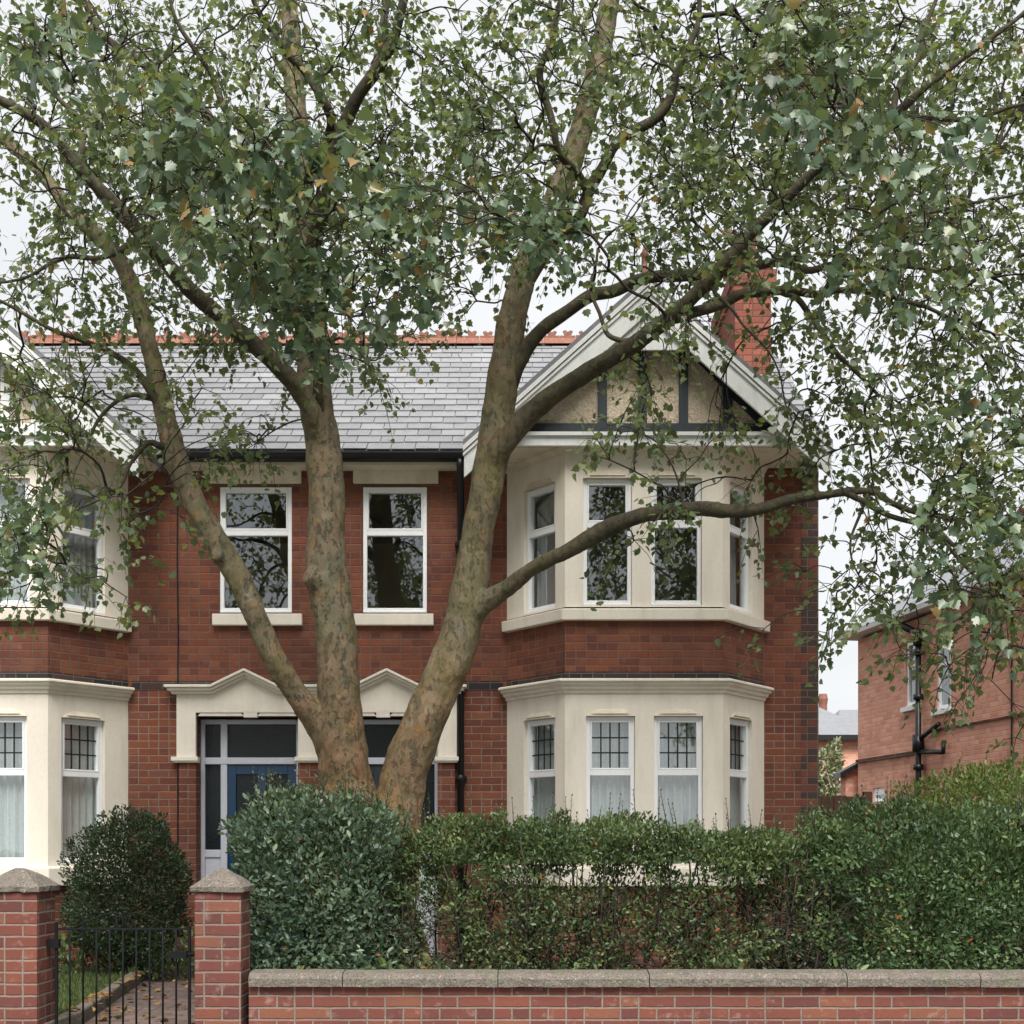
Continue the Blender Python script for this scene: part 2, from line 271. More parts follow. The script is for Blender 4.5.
# ------------------------------------------------------------------ mesh helpers
class MB:
    """collects polygons in world coordinates; build() links ONE mesh object"""
    def __init__(s): s.v = []; s.f = []; s.a = []
    def quad(s, *pts, rnd=None):
        b = len(s.v); s.v += [tuple(p) for p in pts]; s.f.append(tuple(range(b, b + len(pts)))); s.a.append(rnd if rnd is not None else random.random())
    def hexa(s, p, rnd=None):      # 8 points: bottom ring ccw (0-3), top ring (4-7)
        b = len(s.v); s.v += [tuple(q) for q in p]
        r = rnd if rnd is not None else random.random()
        for f in ((3, 2, 1, 0), (4, 5, 6, 7), (0, 1, 5, 4), (1, 2, 6, 5), (2, 3, 7, 6), (3, 0, 4, 7)):
            s.f.append(tuple(b + i for i in f)); s.a.append(r)
    def box(s, x0, x1, y0, y1, z0, z1, rnd=None):
        s.hexa([(x0, y0, z0), (x1, y0, z0), (x1, y1, z0), (x0, y1, z0), (x0, y0, z1), (x1, y0, z1), (x1, y1, z1), (x0, y1, z1)], rnd)
    def obox(s, p, d, u0, u1, o0, o1, z0, z1, rnd=None):   # box along plan direction d; o = distance outward
        n = (d[1], -d[0])
        def q(u, o, z): return (p[0] + d[0] * u + n[0] * o, p[1] + d[1] * u + n[1] * o, z)
        s.hexa([q(u0, o1, z0), q(u1, o1, z0), q(u1, o0, z0), q(u0, o0, z0), q(u0, o1, z1), q(u1, o1, z1), q(u1, o0, z1), q(u0, o0, z1)], rnd)
    def prism(s, poly, y0, y1):    # poly in (x, z), ccw seen from -y (front)
        n = len(poly); b = len(s.v); r = random.random()
        s.v += [(x, y0, z) for x, z in poly] + [(x, y1, z) for x, z in poly]
        s.f.append(tuple(range(b, b + n))); s.f.append(tuple(range(b + 2 * n - 1, b + n - 1, -1))); s.a += [r, r]
        for i in range(n):
            j = (i + 1) % n; s.f.append((b + i, b + n + i, b + n + j, b + j)); s.a.append(r)
    def sweep(s, path, prof):      # plan path left to right, profile (out, z) bottom to top
        rings = []
        for i, p in enumerate(path):
            ds = []
            if i > 0: ds.append(Vector((p[0] - path[i-1][0], p[1] - path[i-1][1])).normalized())
            if i < len(path) - 1: ds.append(Vector((path[i+1][0] - p[0], path[i+1][1] - p[1])).normalized())
            ns = [Vector((d.y, -d.x)) for d in ds]
            m = sum(ns, Vector((0, 0))) / len(ns); m = m / m.length_squared if len(ns) == 2 else m
            rings.append([(p[0] + m.x * o, p[1] + m.y * o, z) for o, z in prof])
        b = len(s.v); k = len(prof)
        for r in rings: s.v += r
        for i in range(len(path) - 1):
            for j in range(k - 1):
                s.f.append((b + i*k + j, b + (i+1)*k + j, b + (i+1)*k + j + 1, b + i*k + j + 1)); s.a.append(.5)
        s.f.append(tuple(b + j for j in range(k))); s.a.append(.5)
        s.f.append(tuple(b + (len(path)-1)*k + j for j in range(k - 1, -1, -1))); s.a.append(.5)
    def panel(s, p, d, w, z0, z1, ops=(), depth=.12):
        n = (d[1], -d[0])
        def q(u, z, o=0.0): return (p[0] + d[0]*u + n[0]*o, p[1] + d[1]*u + n[1]*o, z)
        us = sorted({0.0, w, *[a for o in ops for a in o[:2]]}); zs = sorted({z0, z1, *[a for o in ops for a in o[2:]]})
        for i in range(len(us) - 1):
            for j in range(len(zs) - 1):
                cu, cz = (us[i] + us[i+1]) / 2, (zs[j] + zs[j+1]) / 2
                if any(o[0] < cu < o[1] and o[2] < cz < o[3] for o in ops): continue
                s.quad(q(us[i], zs[j]), q(us[i+1], zs[j]), q(us[i+1], zs[j+1]), q(us[i], zs[j+1]))
        for a, b, c, e in ops:
            s.quad(q(a, c), q(a, e), q(a, e, -depth), q(a, c, -depth)); s.quad(q(b, e), q(b, c), q(b, c, -depth), q(b, e, -depth))
            s.quad(q(a, e), q(b, e), q(b, e, -depth), q(a, e, -depth)); s.quad(q(b, c), q(a, c), q(a, c, -depth), q(b, c, -depth))
    def tube(s, pts, rad, seg=8, cap=True, jit=0.0):
        pts = [Vector(p) for p in pts]; n = len(pts)
        if not hasattr(rad, '__len__'): rad = [rad] * n
        b = len(s.v); up = None
        for i in range(n):
            t = (pts[min(i + 1, n - 1)] - pts[max(i - 1, 0)]).normalized()
            if up is None:
                up = t.cross(Vector((0, 1, 0))) if abs(t.y) < .9 else t.cross(Vector((1, 0, 0)))
            up = (up - t * up.dot(t)).normalized(); sd = t.cross(up)
            for k in range(seg):
                a = 2 * math.pi * k / seg; r = rad[i]
                if jit: r *= 1 + jit * noise.noise(pts[i] * 2.3 + Vector((math.cos(a), math.sin(a), i * .11)) * 1.1)
                s.v.append(tuple(pts[i] + (up * math.cos(a) + sd * math.sin(a)) * r))
        for i in range(n - 1):
            for k in range(seg):
                k2 = (k + 1) % seg
                s.f.append((b + i*seg + k, b + i*seg + k2, b + (i+1)*seg + k2, b + (i+1)*seg + k)); s.a.append(.5)
        if cap:
            s.f.append(tuple(b + k for k in range(seg - 1, -1, -1))); s.f.append(tuple(b + (n-1)*seg + k for k in range(seg))); s.a += [.5, .5]
    def build(s, name, mat, parent=None, smooth=False, mirror=None, bevel=0.0, attr=False, fixn=False):
        v = s.v; f = s.f
        if mirror is not None:
            v = [(2 * mirror - x, y, z) for x, y, z in v]; f = [tuple(reversed(q)) for q in f]
        o = parent.matrix_world.translation if parent else Vector((0, 0, 0))
        off = Vector(ORIG.get(parent.name, (0, 0, 0))) if parent else Vector((0, 0, 0))
        me = bpy.data.meshes.new(name)
        me.from_pydata([(x - off.x, y - off.y, z - off.z) for x, y, z in v], [], f)
        me.materials.append(mat)
        uvl = me.uv_layers.new(name='UVMap')
        uvs = np.zeros((len(me.loops), 2), dtype=np.float32)
        for pl in me.polygons:
            n = pl.normal
            if abs(n.z) < .75:
                l = math.hypot(n.x, n.y) or 1; tx, ty = -n.y / l, n.x / l
                for li in pl.loop_indices:
                    c = v[me.loops[li].vertex_index]; uvs[li] = (c[0]*tx + c[1]*ty, c[2])
            else:
                for li in pl.loop_indices:
                    c = v[me.loops[li].vertex_index]; uvs[li] = (c[0], c[1])
        uvl.data.foreach_set('uv', uvs.ravel())
        if attr:
            at = me.attributes.new('rnd', 'FLOAT', 'FACE'); at.data.foreach_set('value', np.array(s.a, dtype=np.float32))
        if smooth: me.polygons.foreach_set('use_smooth', [True] * len(me.polygons))
        ob = bpy.data.objects.new(name, me); COL.objects.link(ob)
        if parent: ob.parent = parent; ORIG[ob.name] = tuple(off)
        if bevel:
            b = ob.modifiers.new('bevel', 'BEVEL'); b.width = bevel; b.segments = 2; b.limit_method = 'ANGLE'; b.angle_limit = R(40)
        return ob
ORIG = {}
def tag(o, label, cat, group=None, kind=None):
    o['label'] = label; o['category'] = cat
    if group: o['group'] = group
    if kind: o['kind'] = kind
    return o
def thing(name, loc, label, cat, group=None):
    o = bpy.data.objects.new(name, None); COL.objects.link(o); o.location = loc; o.empty_display_size = .2
    ORIG[o.name] = tuple(loc); return tag(o, label, cat, group)
def struct(name, mb, mat, label=None, kind='structure', **k):
    o = mb.build(name, mat, **k); o['kind'] = kind
    if label: o['label'] = label
    return o

# leaves: N oriented copies of a small leaf outline in one mesh
def tmpl(half, fold=.18, curl=.15):
    v = []; h = [(x, y) for x, y in half]
    def z(x, y): return fold * abs(x) - curl * y * y
    right = [(x, y, z(x, y)) for x, y in h]; left = [(-x, y, z(x, y)) for x, y in h[1:-1]]
    v = right + left; k = len(right)
    fr = list(range(k)); fl = [0] + [k + i for i in range(len(left))] + [k - 1]; fl = fl[::-1]
    return np.array(v), [fr, fl]
LOBED = tmpl([(0, 0), (.22, -.05), (.36, .08), (.54, .26), (.38, .40), (.42, .62), (.20, .68), (0, 1)], .2, .25)
LOBE5 = tmpl([(0, 0), (.22, -.08), (.44, -.02), (.40, .12), (.62, .30), (.58, .46), (.42, .50), (.42, .70), (.24, .74), (.12, .92), (0, 1.05)], .22, .3)
OVAL = tmpl([(0, 0), (.18, .22), (.23, .50), (.14, .80), (0, 1)])
BLADE = tmpl([(0, 0), (.035, .3), (.025, .7), (0, 1)], 0, .35)
def leaves(name, pos, ydir, nrm, size, rnd, mat, T, parent=None):
    tv, tf = T; N = len(pos); off = np.array(ORIG.get(parent.name, (0, 0, 0))) if parent else np.zeros(3)
    y = ydir / np.linalg.norm(ydir, axis=1)[:, None]
    x = np.cross(y, nrm); x /= (np.linalg.norm(x, axis=1)[:, None] + 1e-9); z = np.cross(x, y)
    wid = rng.uniform(.8, 1.15, N)
    fo = rng.uniform(-.5, 1.6, N)
    V = (tv[None, :, 0, None] * wid[:, None, None]) * x[:, None, :] + tv[None, :, 1, None] * y[:, None, :] + (tv[None, :, 2, None] * fo[:, None, None]) * z[:, None, :]
    V = (V * size[:, None, None] + pos[:, None, :] - off).reshape(-1, 3)
    k = len(tv); me = bpy.data.meshes.new(name)
    loops = []; starts = []; c = 0
    for f in tf: starts.append(c); c += len(f)
    flat = np.concatenate([np.array(f) for f in tf])
    L = (flat[None, :] + (np.arange(N) * k)[:, None]).ravel()
    S = (np.array(starts)[None, :] + (np.arange(N) * c)[:, None]).ravel()
    me.vertices.add(N * k); me.vertices.foreach_set('co', V.astype(np.float32).ravel())
    me.loops.add(len(L)); me.loops.foreach_set('vertex_index', L.astype(np.int32))
    me.polygons.add(len(S)); me.polygons.foreach_set('loop_start', S.astype(np.int32))
    me.update(calc_edges=True); me.validate()
    at = me.attributes.new('rnd', 'FLOAT', 'FACE'); at.data.foreach_set('value', np.repeat(rnd, len(tf)).astype(np.float32))
    me.materials.append(mat)
    ob = bpy.data.objects.new(name, me); COL.objects.link(ob)
    if parent: ob.parent = parent
    return ob
def unit(a): return a / (np.linalg.norm(a, axis=-1, keepdims=True) + 1e-9)

# ------------------------------------------------------------------ ground
g = MB(); g.quad((-300, -300, -.40), (300, -300, -.40), (300, 300, -.40), (-300, 300, -.40)); struct('ground', g, M['farground'])
g = MB(); g.box(-60, 60, -3.5, 4.6, -.395, -.30); struct('road', g, M['asphalt'])
g = MB(); g.box(-60, 60, 4.6, 4.75, -.395, -.18); struct('kerb', g, M['stone'], bevel=.015)
g = MB(); g.box(-60, 60, 4.754, 8.06, -.395, -.186); struct('pavement', g, M['paving'])
g = MB(); g.box(-60, 60, 8.30, 40, -.395, -.004); struct('garden_ground', g, M['soil'])
# path from the gate to the blue door and its kerb edging
pa = [(-2.98, 8.1), (-2.95, 8.9), (-3.42, 12.3), (-3.5, 13.3)]; pb = [(-2.02, 8.1), (-1.98, 8.9), (-2.2, 12.3), (-2.1, 13.3)]
g = MB()
for i in range(3): g.quad((*pa[i], .012), (*pb[i], .012), (*pb[i+1], .012), (*pa[i+1], .012))
struct('garden_path', g, M['paver'])
g = MB()
for i in range(3):
    a, b = pa[i], pa[i+1]
    g.hexa([(a[0]-.10, a[1], -.003), (a[0]-.004, a[1], -.003), (b[0]-.004, b[1]-.004, -.003), (b[0]-.10, b[1]-.004, -.003), (a[0]-.10, a[1], .11), (a[0]-.004, a[1], .11), (b[0]-.004, b[1]-.004, .11), (b[0]-.10, b[1]-.004, .11)])
struct('path_edging', g, M['stone'], bevel=.012)
g = MB(); g.quad((-9, 8.5, .03), (-3.05, 8.5, .03), (-3.5, 12.2, .03), (-9, 12.2, .03)); struct('lawn', g, M['turf'])
g = MB(); g.quad((-1.2, 10.9, .008), (9, 10.9, .008), (9, 12.6, .008), (-1.2, 12.6, .008)); struct('bay_paving', g, M['paving'])
N = 16000
gx = rng.uniform(-4.9, -3.02, N); gy = rng.uniform(8.5, 12.2, N)
ok = gx < -3.06 - .13 * np.clip(gy - 8.9, 0, 9); gx, gy = gx[ok], gy[ok]; N = len(gx)
d = np.stack([rng.normal(0, .35, N), rng.normal(0, .35, N), np.ones(N)], 1); nn = np.stack([rng.normal(0, 1, N), -np.ones(N), np.zeros(N)], 1)
o = leaves('lawn_grass', np.stack([gx, gy, np.full(N, .03)], 1), d, nn, rng.uniform(.04, .10, N), rng.uniform(0, 1, N), M['grass'], BLADE)
tag(o, 'short green lawn grass behind the gate, left of the path', 'grass', kind='stuff')
N = 150
ly = rng.uniform(8.5, 12.3, N); lx = np.where(rng.uniform(0, 1, N) < .6, -3.0 - .13 * np.clip(ly - 8.9, 0, 9) + np.abs(rng.normal(0, .16, N)) - .05, rng.uniform(-3.3, -2.1, N))
lz = np.where(lx < -2.9 - .13 * np.clip(ly - 8.9, 0, 9), .12, .025)
o = leaves('fallen_leaves', np.stack([lx, ly, lz], 1), np.stack([rng.normal(0, 1, N), rng.normal(0, 1, N), rng.normal(0, .25, N)], 1), np.tile([0, 0, 1.0], (N, 1)) + rng.normal(0, .3, (N, 3)), rng.uniform(.035, .07, N), rng.uniform(0, 1, N) ** 1.5, M['litter'], LOBED)
tag(o, 'dry fallen leaves scattered along the path edge', 'leaves', kind='stuff')

# ------------------------------------------------------------------ windows
def window(root, mir, p, d, u0, u1, z0, z1, tz, inset=.09, lead=False, cur='net', curd=.10, cext=-.03, topframe=True, fw=.042, label=None):
    """white two-light window in the opening u0..u1, z0..z1; tz = height of the transom"""
    m = MB(); a = -inset; b = -inset + .06
    e = .002
    m.obox(p, d, u0 + e, u0 + fw, a, b, z0 + e, z1 - e); m.obox(p, d, u1 - fw, u1 - e, a, b, z0 + e, z1 - e)
    m.obox(p, d, u0 + fw, u1 - fw, a, b - .001, z0 + e, z0 + fw + .01); m.obox(p, d, u0 + fw, u1 - fw, a, b - .001, z1 - fw, z1 - e)
    m.obox(p, d, u0 + fw, u1 - fw, a, b + .002, tz - .028, tz + .028)
    m.obox(p, d, u0 + .004, u1 - .004, b, b + .02, z0 + .002, z0 + .022)
    s = .018
    for q0, q1 in ((tz + .028, z1 - fw),) if topframe else ():
        m.obox(p, d, u0 + fw, u0 + fw + s, a + .005, b + .006, q0, q1); m.obox(p, d, u1 - fw - s, u1 - fw, a + .005, b + .006, q0, q1)
        m.obox(p, d, u0 + fw + s, u1 - fw - s, a + .005, b + .005, q1 - s, q1); m.obox(p, d, u0 + fw + s, u1 - fw - s, a + .005, b + .005, q0, q0 + s)
    w = m.build('window', M['white'], root, mirror=mir, bevel=.004)
    n = (d[1], -d[0])
    def q(u, z, o): return (p[0] + d[0]*u + n[0]*o, p[1] + d[1]*u + n[1]*o, z)
    g0 = u0 + fw - .01; g1 = u1 - fw + .01
    for za, zb in ((z0 + fw, tz - .02), (tz + .02, z1 - fw + .01)):
        m = MB(); o_ = a + .03; m.obox(p, d, g0, g1, o_ - .006, o_, za, zb); m.build('pane', M['glass'], w, mirror=mir)
    if lead:
        m = MB(); k0 = u0 + fw + s; k1 = u1 - fw - s; h0 = tz + .05; h1 = z1 - fw - s; o_ = a + .0325
        nc = 4 if (u1 - u0) > .42 else 3
        for i in range(1, nc): uu = k0 + (k1 - k0) * i / nc; m.obox(p, d, uu - .007, uu + .007, o_, o_ + .005, h0, h1)
        for i in range(1, 3): zz = h0 + (h1 - h0) * i / 3; m.obox(p, d, k0, k1, o_, o_ + .0045, zz - .007, zz + .007)
        m.build('leading', M['black'], w, mirror=mir)
    if cur:
        spans = [(u0 - cext, u1 + cext)] if cur == 'net' else ([(u0 + .03, u0 + (u1-u0)*.45)] if cur == 'left' else [(u0 + (u1-u0)*.5, u1 - .03)] if cur == 'right' else [(u0 - cext, u1 + cext)])
        for c0, c1 in spans:
            m = MB(); K = 44; ph = random.uniform(0, 9); pr = None
            for i in range(K + 1):
                t = i / K; uu = c0 + (c1 - c0) * t
                o_ = -inset - curd - .028 * math.sin(t * 38 * (c1-c0) / .45 + ph) - .012 * math.sin(t * 17 + ph * 2)
                cu = (q(uu, z0 + .03, o_ * 1.0), q(uu, z1 - .01, -inset - curd + (o_ + inset + curd) * .45))
                if pr: m.quad(pr[0], cu[0], cu[1], pr[1])
                pr = cu
            m.build('curtain', M['net'] if cur == 'net' else M['drape'], w, smooth=True, mirror=mir)
    return w
def cream_head(mb, p, d, u0, u1, z):        # stopped-chamfer drip moulding over a window
    n = (d[1], -d[0])
    def q(u, z, o): return (p[0] + d[0]*u + n[0]*o, p[1] + d[1]*u + n[1]*o, z)
    for h, ins, o0 in ((.022, 0.0, .014), (.024, .045, .024)):
        zb = z if ins == 0 else z + .022
        a, b = u0 + ins, u1 - ins
        mb.hexa([q(a, zb, o0), q(b, zb, o0), q(b, zb, -.01), q(a, zb, -.01), q(a + .05, zb + h + .02, o0 * .3), q(b - .05, zb + h + .02, o0 * .3), q(b - .05, zb + h + .02, -.01), q(a + .05, zb + h + .02, -.01)])

# ------------------------------------------------------------------ the pair of houses
SLOPE = .7265; EY = 13.14; EZ = 5.235
def zroof(y): return EZ + (y - EY) * SLOPE
RY = EY + 3.12; RZ = zroof(RY)
FB = [(PX(507, WY), WY), (PX(565, BY), BY), (PX(723, BY), BY), (PX(764, WY), WY)]
XR = 3.154
def zb(y): return PZ(y, BY)
def zw(y): return PZ(y, WY)
def slates(mb, x0, x1, rows, w=.245):
    sl = math.hypot(1, SLOPE); L = (RY - EY) * sl; ex = L / rows; cy, cz = 1 / sl, SLOPE / sl
    for r in range(rows):
        s0 = r * ex; off = (r % 2) * w / 2
        k = math.floor(x0 / w) - 1
        while k * w + off < x1:
            a = max(x0, k * w + off + .004); b = min(x1, (k + 1) * w + off - .004); k += 1
            if b - a < .03: continue
            jt = random.uniform(-.004, .004); t0 = .010 + random.uniform(0, .004); s1 = s0 + ex * 1.25
            def q(x, s, h): return (x, EY + s * cy - h * cz, EZ + s * cz + h * cy)
            rr = min(1, max(0, random.gauss(.5, .25)))
            mb.hexa([q(a, s0 + jt, t0), q(b, s0 + jt, t0), q(b, s1, .004), q(a, s1, .004), q(a, s0 + jt, t0 + .012), q(b, s0 + jt, t0 + .012), q(b, s1, .010), q(a, s1, .010)], rr)

def house(mir, label, winpx, timber, beam, extra):
    mr = XC if mir else None
    base = (2*XC - 1.3 if mir else 1.3, WY, 0)
    root = thing('semi_detached_house', base, label, 'house', 'pair of red brick houses')
    D1 = (1.0, 0.0)
    # main brick wall with openings for the flat window and the door
    wx0, wx1 = PX(winpx[0], WY), PX(winpx[1], WY)
    do0, do1 = PX(336, WY), PX(438, WY)
    u = lambda x: x - XC
    m = MB()
    zt = 5.16
    m.panel((XC, WY), D1, FB[0][0] - XC, -.1, zt, [(u(wx0), u(wx1), zw(613), zw(487)), (u(do0), u(do1), .05, zw(716))], .30)
    m.panel((FB[3][0], WY), D1, XR - FB[3][0], -.1, zt)
    m.panel((FB[0][0], WY), D1, FB[3][0] - FB[0][0], 0, zt, [(.12, FB[3][0] - FB[0][0] - .12, .3, 2.7), (.12, FB[3][0] - FB[0][0] - .12, 3.2, 5.0)], .25)
    # end wall with its gable, back wall
    m.quad((XR, WY, -.1), (XR, 19.3, -.1), (XR, 19.3, zt), (XR, WY, zt)); m.quad((XR, WY, zt), (XR, 19.3, zt), (XR, RY, RZ - .05))
    m.quad((XR, 19.3, -.1), (XC, 19.3, -.1), (XC, 19.3, zt), (XR, 19.3, zt))
    m.build('wall', M['brick'], root, mirror=mr)
    m = MB(); m.box(XC + .01, XR - .25, WY + .3, 19.25, 2.72, 2.95); m.box(XC + .01, XR - .2, WY + .3, 19.25, -.09, .10)
    m.quad((XC + .002, WY + .3, 0), (XC + .002, 19.2, 0), (XC + .002, 19.2, 5.1), (XC + .002, WY + .3, 5.1)); m.box(XC + .01, XR - .2, 16.6, 16.7, .1, 5.1)
    m.build('floor_structure', M['cream_trim'], root, mirror=mr)
    # dark brick string course and flat wall trim
    m = MB(); m.box(XC + .002, FB[0][0] - .04, WY - .006, WY + .05, zw(690), zw(681)); m.box(FB[3][0] + .02, XR, WY - .006, WY + .05, zw(688), zw(679)) if False else None
    m.sweep(FB, [(-.03, zb(679)), (.006, zb(679)), (.006, zb(671.5)), (-.03, zb(671.5))])
    m.build('brick_band', M['brick_dark'], root, mirror=mr)
    if not mir:
        m = MB(); m.box(XR - .175, XR + .004, WY - .005, WY + .10, -.1, 5.1); m.build('corner_bricks', M['brick_quoin'], root)
    # bay: brick skirt, stuccoed storeys, sills, cornice
    mbk = MB(); mbl = MB(); mc = MB(); mcl = MB()
    for i in range(3):
        a, b = FB[i], FB[i+1]; w = math.hypot(b[0]-a[0], b[1]-a[1]); d = ((b[0]-a[0])/w, (b[1]-a[1])/w)
        mbl.panel(a, d, w, -.1, zb(885)); mbk.panel(a, d, w, zb(693), zb(607))
        if i == 1: ol = [(PX(x0, BY) - a[0], PX(x1, BY) - a[0]) for x0, x1 in ((586, 635), (654, 703))]; oh = [(PX(x0, BY) - a[0], PX(x1, BY) - a[0]) for x0, x1 in ((583, 632), (651, 702))]
        elif i == 0: ol = oh = [(w * .30, w * .84)]
        else: ol = oh = [(w * .16, w * .70)]
        lo = [(x0, x1, zb(863), zb(716)) for x0, x1 in ol]; up = [(x0, x1, zb(605), zb(478)) for x0, x1 in oh]
        mcl.panel(a, d, w, zb(868), zb(690), lo, .13); mc.panel(a, d, w, zb(609), zb(443), up, .13)
        for x0, x1, z0, z1 in lo + up: hd = MB(); cream_head(hd, a, d, x0 + .02, x1 - .02, z1); hd.build('window_head_moulding', M['cream_trim'], root, mirror=mr)
        for k, (x0, x1, z0, z1) in enumerate(lo): window(root, mr, a, d, x0, x1, z0, z1, zb(772.5), .10, True, 'net', .06, -.03 if i == 1 else .22)
        for k, (x0, x1, z0, z1) in enumerate(up):
            cur = 'full' if i == 0 else ('right' if i == 2 else (None if not mir else 'net'))
            window(root, mr, a, d, x0, x1, z0, z1, zb(524), .10, False, cur, .08, -.03 if i == 1 else .22)
    mbk.build('bay_brickwork', M['brick'], root, mirror=mr); mbl.build('bay_brickwork', M['brick'], root, mirror=mr); mc.build('bay_stucco', M['cream'], root, mirror=mr); mcl.build('bay_stucco', M['cream'], root, mirror=mr)
    cor = lambda z0, z1: [(-.02, z0), (.018, z0), (.022, z0 + (z1-z0)*.18), (.05, z0 + (z1-z0)*.30), (.055, z0 + (z1-z0)*.46), (.085, z0 + (z1-z0)*.58), (.088, z0 + (z1-z0)*.72), (.115, z0 + (z1-z0)*.80), (.115, z1 - .012), (.10, z1), (-.02, z1 + .012)]
    m = MB(); m.sweep(FB, cor(zb(693), zb(679.5))); m.build('cornice', M['cream'], root, mirror=mr)
    m = MB(); m.sweep(FB, [(-.12, zb(621)), (.07, zb(621)), (.075, zb(610)), (-.12, zb(605.5))]); m.build('window_sill', M['cream'], root, mirror=mr, bevel=.008)
    m = MB(); m.sweep(FB, [(-.12, zb(886)), (.07, zb(886)), (.075, zb(868)), (-.12, zb(863.5))]); m.build('window_sill', M['cream'], root, mirror=mr, bevel=.008)
    m = MB(); z0 = zb(453); m.sweep(FB, [(-.02, z0), (.012, z0), (.02, z0 + .02), (.045, z0 + .05), (.05, z0 + .085), (-.02, z0 + .09)]); m.build('cornice', M['cream_trim'], root, mirror=mr)
    # flat window on the wall
    window(root, mr, (XC, WY), D1, u(wx0), u(wx1), zw(613), zw(487), zw(533), .06, False, None)
    m = MB(); m.box(wx0 - .11, wx1 + .07, WY - .06, WY + .12, zw(626), zw(614.5)); m.build('window_sill', M['cream'], root, mirror=mr, bevel=.008)
    m = MB(); m.box(wx0 - .10, wx1 + .12, WY - .035, WY + .05, zw(484), zw(464.5)); m.build('lintel', M['cream_trim'], root, mirror=mr, bevel=.01)
    # eaves: soffit, gutter, downpipe
    m = MB(); m.box(XC, FB[0][0] + .1, EY + .05, WY + .02, 5.105, 5.15); m.build('soffit', M['cream_trim'], root, mirror=mr)
    m = MB()
    gz = EZ - .04; gy = EY - .045; x0, x1 = XC, PX(478, EY)
    pr = [(gy + .055 * math.cos(t), gz + .065 * math.sin(t)) for t in [math.pi + math.pi * k / 8 for k in range(9)]]
    for i in range(8): m.quad((x0, *pr[i]), (x0, *pr[i+1]), (x1, *pr[i+1]), (x1, *pr[i]))
    m.box(x0, x1, gy + .03, gy + .10, gz - .06, gz + .012); m.box(x0, x1, gy - .06, gy - .052, gz - .01, gz + .008)
    gut = m.build('gutter', M['black'], root, mirror=mr)
    xd = PX(461, WY)
    m = MB(); m.tube([(xd, gy, gz - .05), (xd, gy, gz - .12), (xd, WY - .07, gz - .34), (xd, WY - .07, .05)], .034, 10)
    for zz in (4.3, 3.2, 1.9, .8): m.tube([(xd, WY - .07, zz), (xd, WY - .07, zz + .07)], .042, 10); m.box(xd - .06, xd + .06, WY - .05, WY + .01, zz + .01, zz + .06)
    if not mir: m.build('downpipe', M['black'], gut, smooth=True, mirror=mr)
    # main roof
    m = MB(); slates(m, XC + .003, XR + .08, 19)
    rf = m.build('roof', M['slate'], root, mirror=mr, attr=True)
    m = MB(); m.hexa([(XC + .001, EY, EZ - .03), (XR + .07, EY, EZ - .03), (XR + .07, RY, RZ - .03), (XC + .001, RY, RZ - .03), (XC + .001, EY, EZ), (XR + .07, EY, EZ), (XR + .07, RY, RZ), (XC + .001, RY, RZ)])
    m.hexa([(XC + .001, RY, RZ - .03), (XR + .07, RY, RZ - .03), (XR + .07, RY + 3.12, EZ - .03), (XC + .001, RY + 3.12, EZ - .03), (XC + .001, RY, RZ), (XR + .07, RY, RZ), (XR + .07, RY + 3.12, EZ), (XC + .001, RY + 3.12, EZ)])
    m.build('roof_deck', M['slate_dark'], rf, mirror=mr)
    m = MB(); x = XC + .003; xstop = XR if mir else 2.55
    while x < xstop:
        w = .40; xe = min(x + w - .006, xstop + .07)
        prf = [(-.13, -.075), (-.115, -.055), (0, .055), (.115, -.055), (.13, -.075)]
        for i in range(4): m.quad((x, RY + prf[i][0], RZ + .05 + prf[i][1]), (xe, RY + prf[i][0], RZ + .05 + prf[i][1]), (xe, RY + prf[i+1][0], RZ + .05 + prf[i+1][1]), (x, RY + prf[i+1][0], RZ + .05 + prf[i+1][1]))
        zz = RZ + .07; jz = random.uniform(-.006, .006)
        m.box(x, xe, RY - .022, RY + .022, zz - .02, zz + .045 + jz)
        for k in range(2):
            c = x + .1 + .2 * k
            if c + .06 > xe: break
            hh = .055 + random.uniform(-.018, .012)
            m.prism([(c - .035, zz + .045 + jz), (c + .035, zz + .045 + jz), (c + .062, zz + .045 + hh), (c + .03, zz + .055 + hh), (c, zz + .035 + hh), (c - .03, zz + .058 + hh), (c - .062, zz + .045 + hh)], RY - .018, RY + .018)
        x += w
    m.build('ridge_tiles', M['terra'], rf, mirror=mr)
    # front gable
    GX = 1.29; GY = 12.34; AZ = 6.66; k = .893; HW = 1.755
    m = MB()
    for sgn in (-1, 1):
        e0 = GX + sgn * HW; ze = AZ - HW * k
        a = [(GX, GY, AZ - .05), (e0, GY, ze - .05), (e0, 15.3, ze - .05), (GX, 15.3, AZ - .05)]; t = [(x_, y_, z_ + .055) for x_, y_, z_ in a]
        if sgn < 0: a = a[::-1]; t = t[::-1]
        m.hexa([*a, *t])
    m.build('gable_roof', M['slate_dark'], root, mirror=mr)
    bz = PZ(433, 12.55)
    m = MB(); m.prism([(GX - 1.62, 5.13), (GX + 1.62, 5.13), (GX, 5.13 + 1.62 * k)], 12.62, 12.70); m.build('gable_panel', M['dash'], root, mirror=mr)
    def slope_board(mb, off0, off1, y0, y1, ext=0.0):
        for sgn in (-1, 1):
            xe = GX + sgn * (HW + ext); zt_ = AZ - .055
            pts = [(GX, zt_ - off0), (GX, zt_ - off1), (xe, zt_ - (HW + ext) * k - off1), (xe, zt_ - (HW + ext) * k - off0)]
            if sgn < 0: pts = pts
            else: pts = pts
            ar = sum(pts[i][0] * pts[(i+1) % 4][1] - pts[(i+1) % 4][0] * pts[i][1] for i in range(4))
            mb.prism(pts if ar > 0 else pts[::-1], y0, y1)
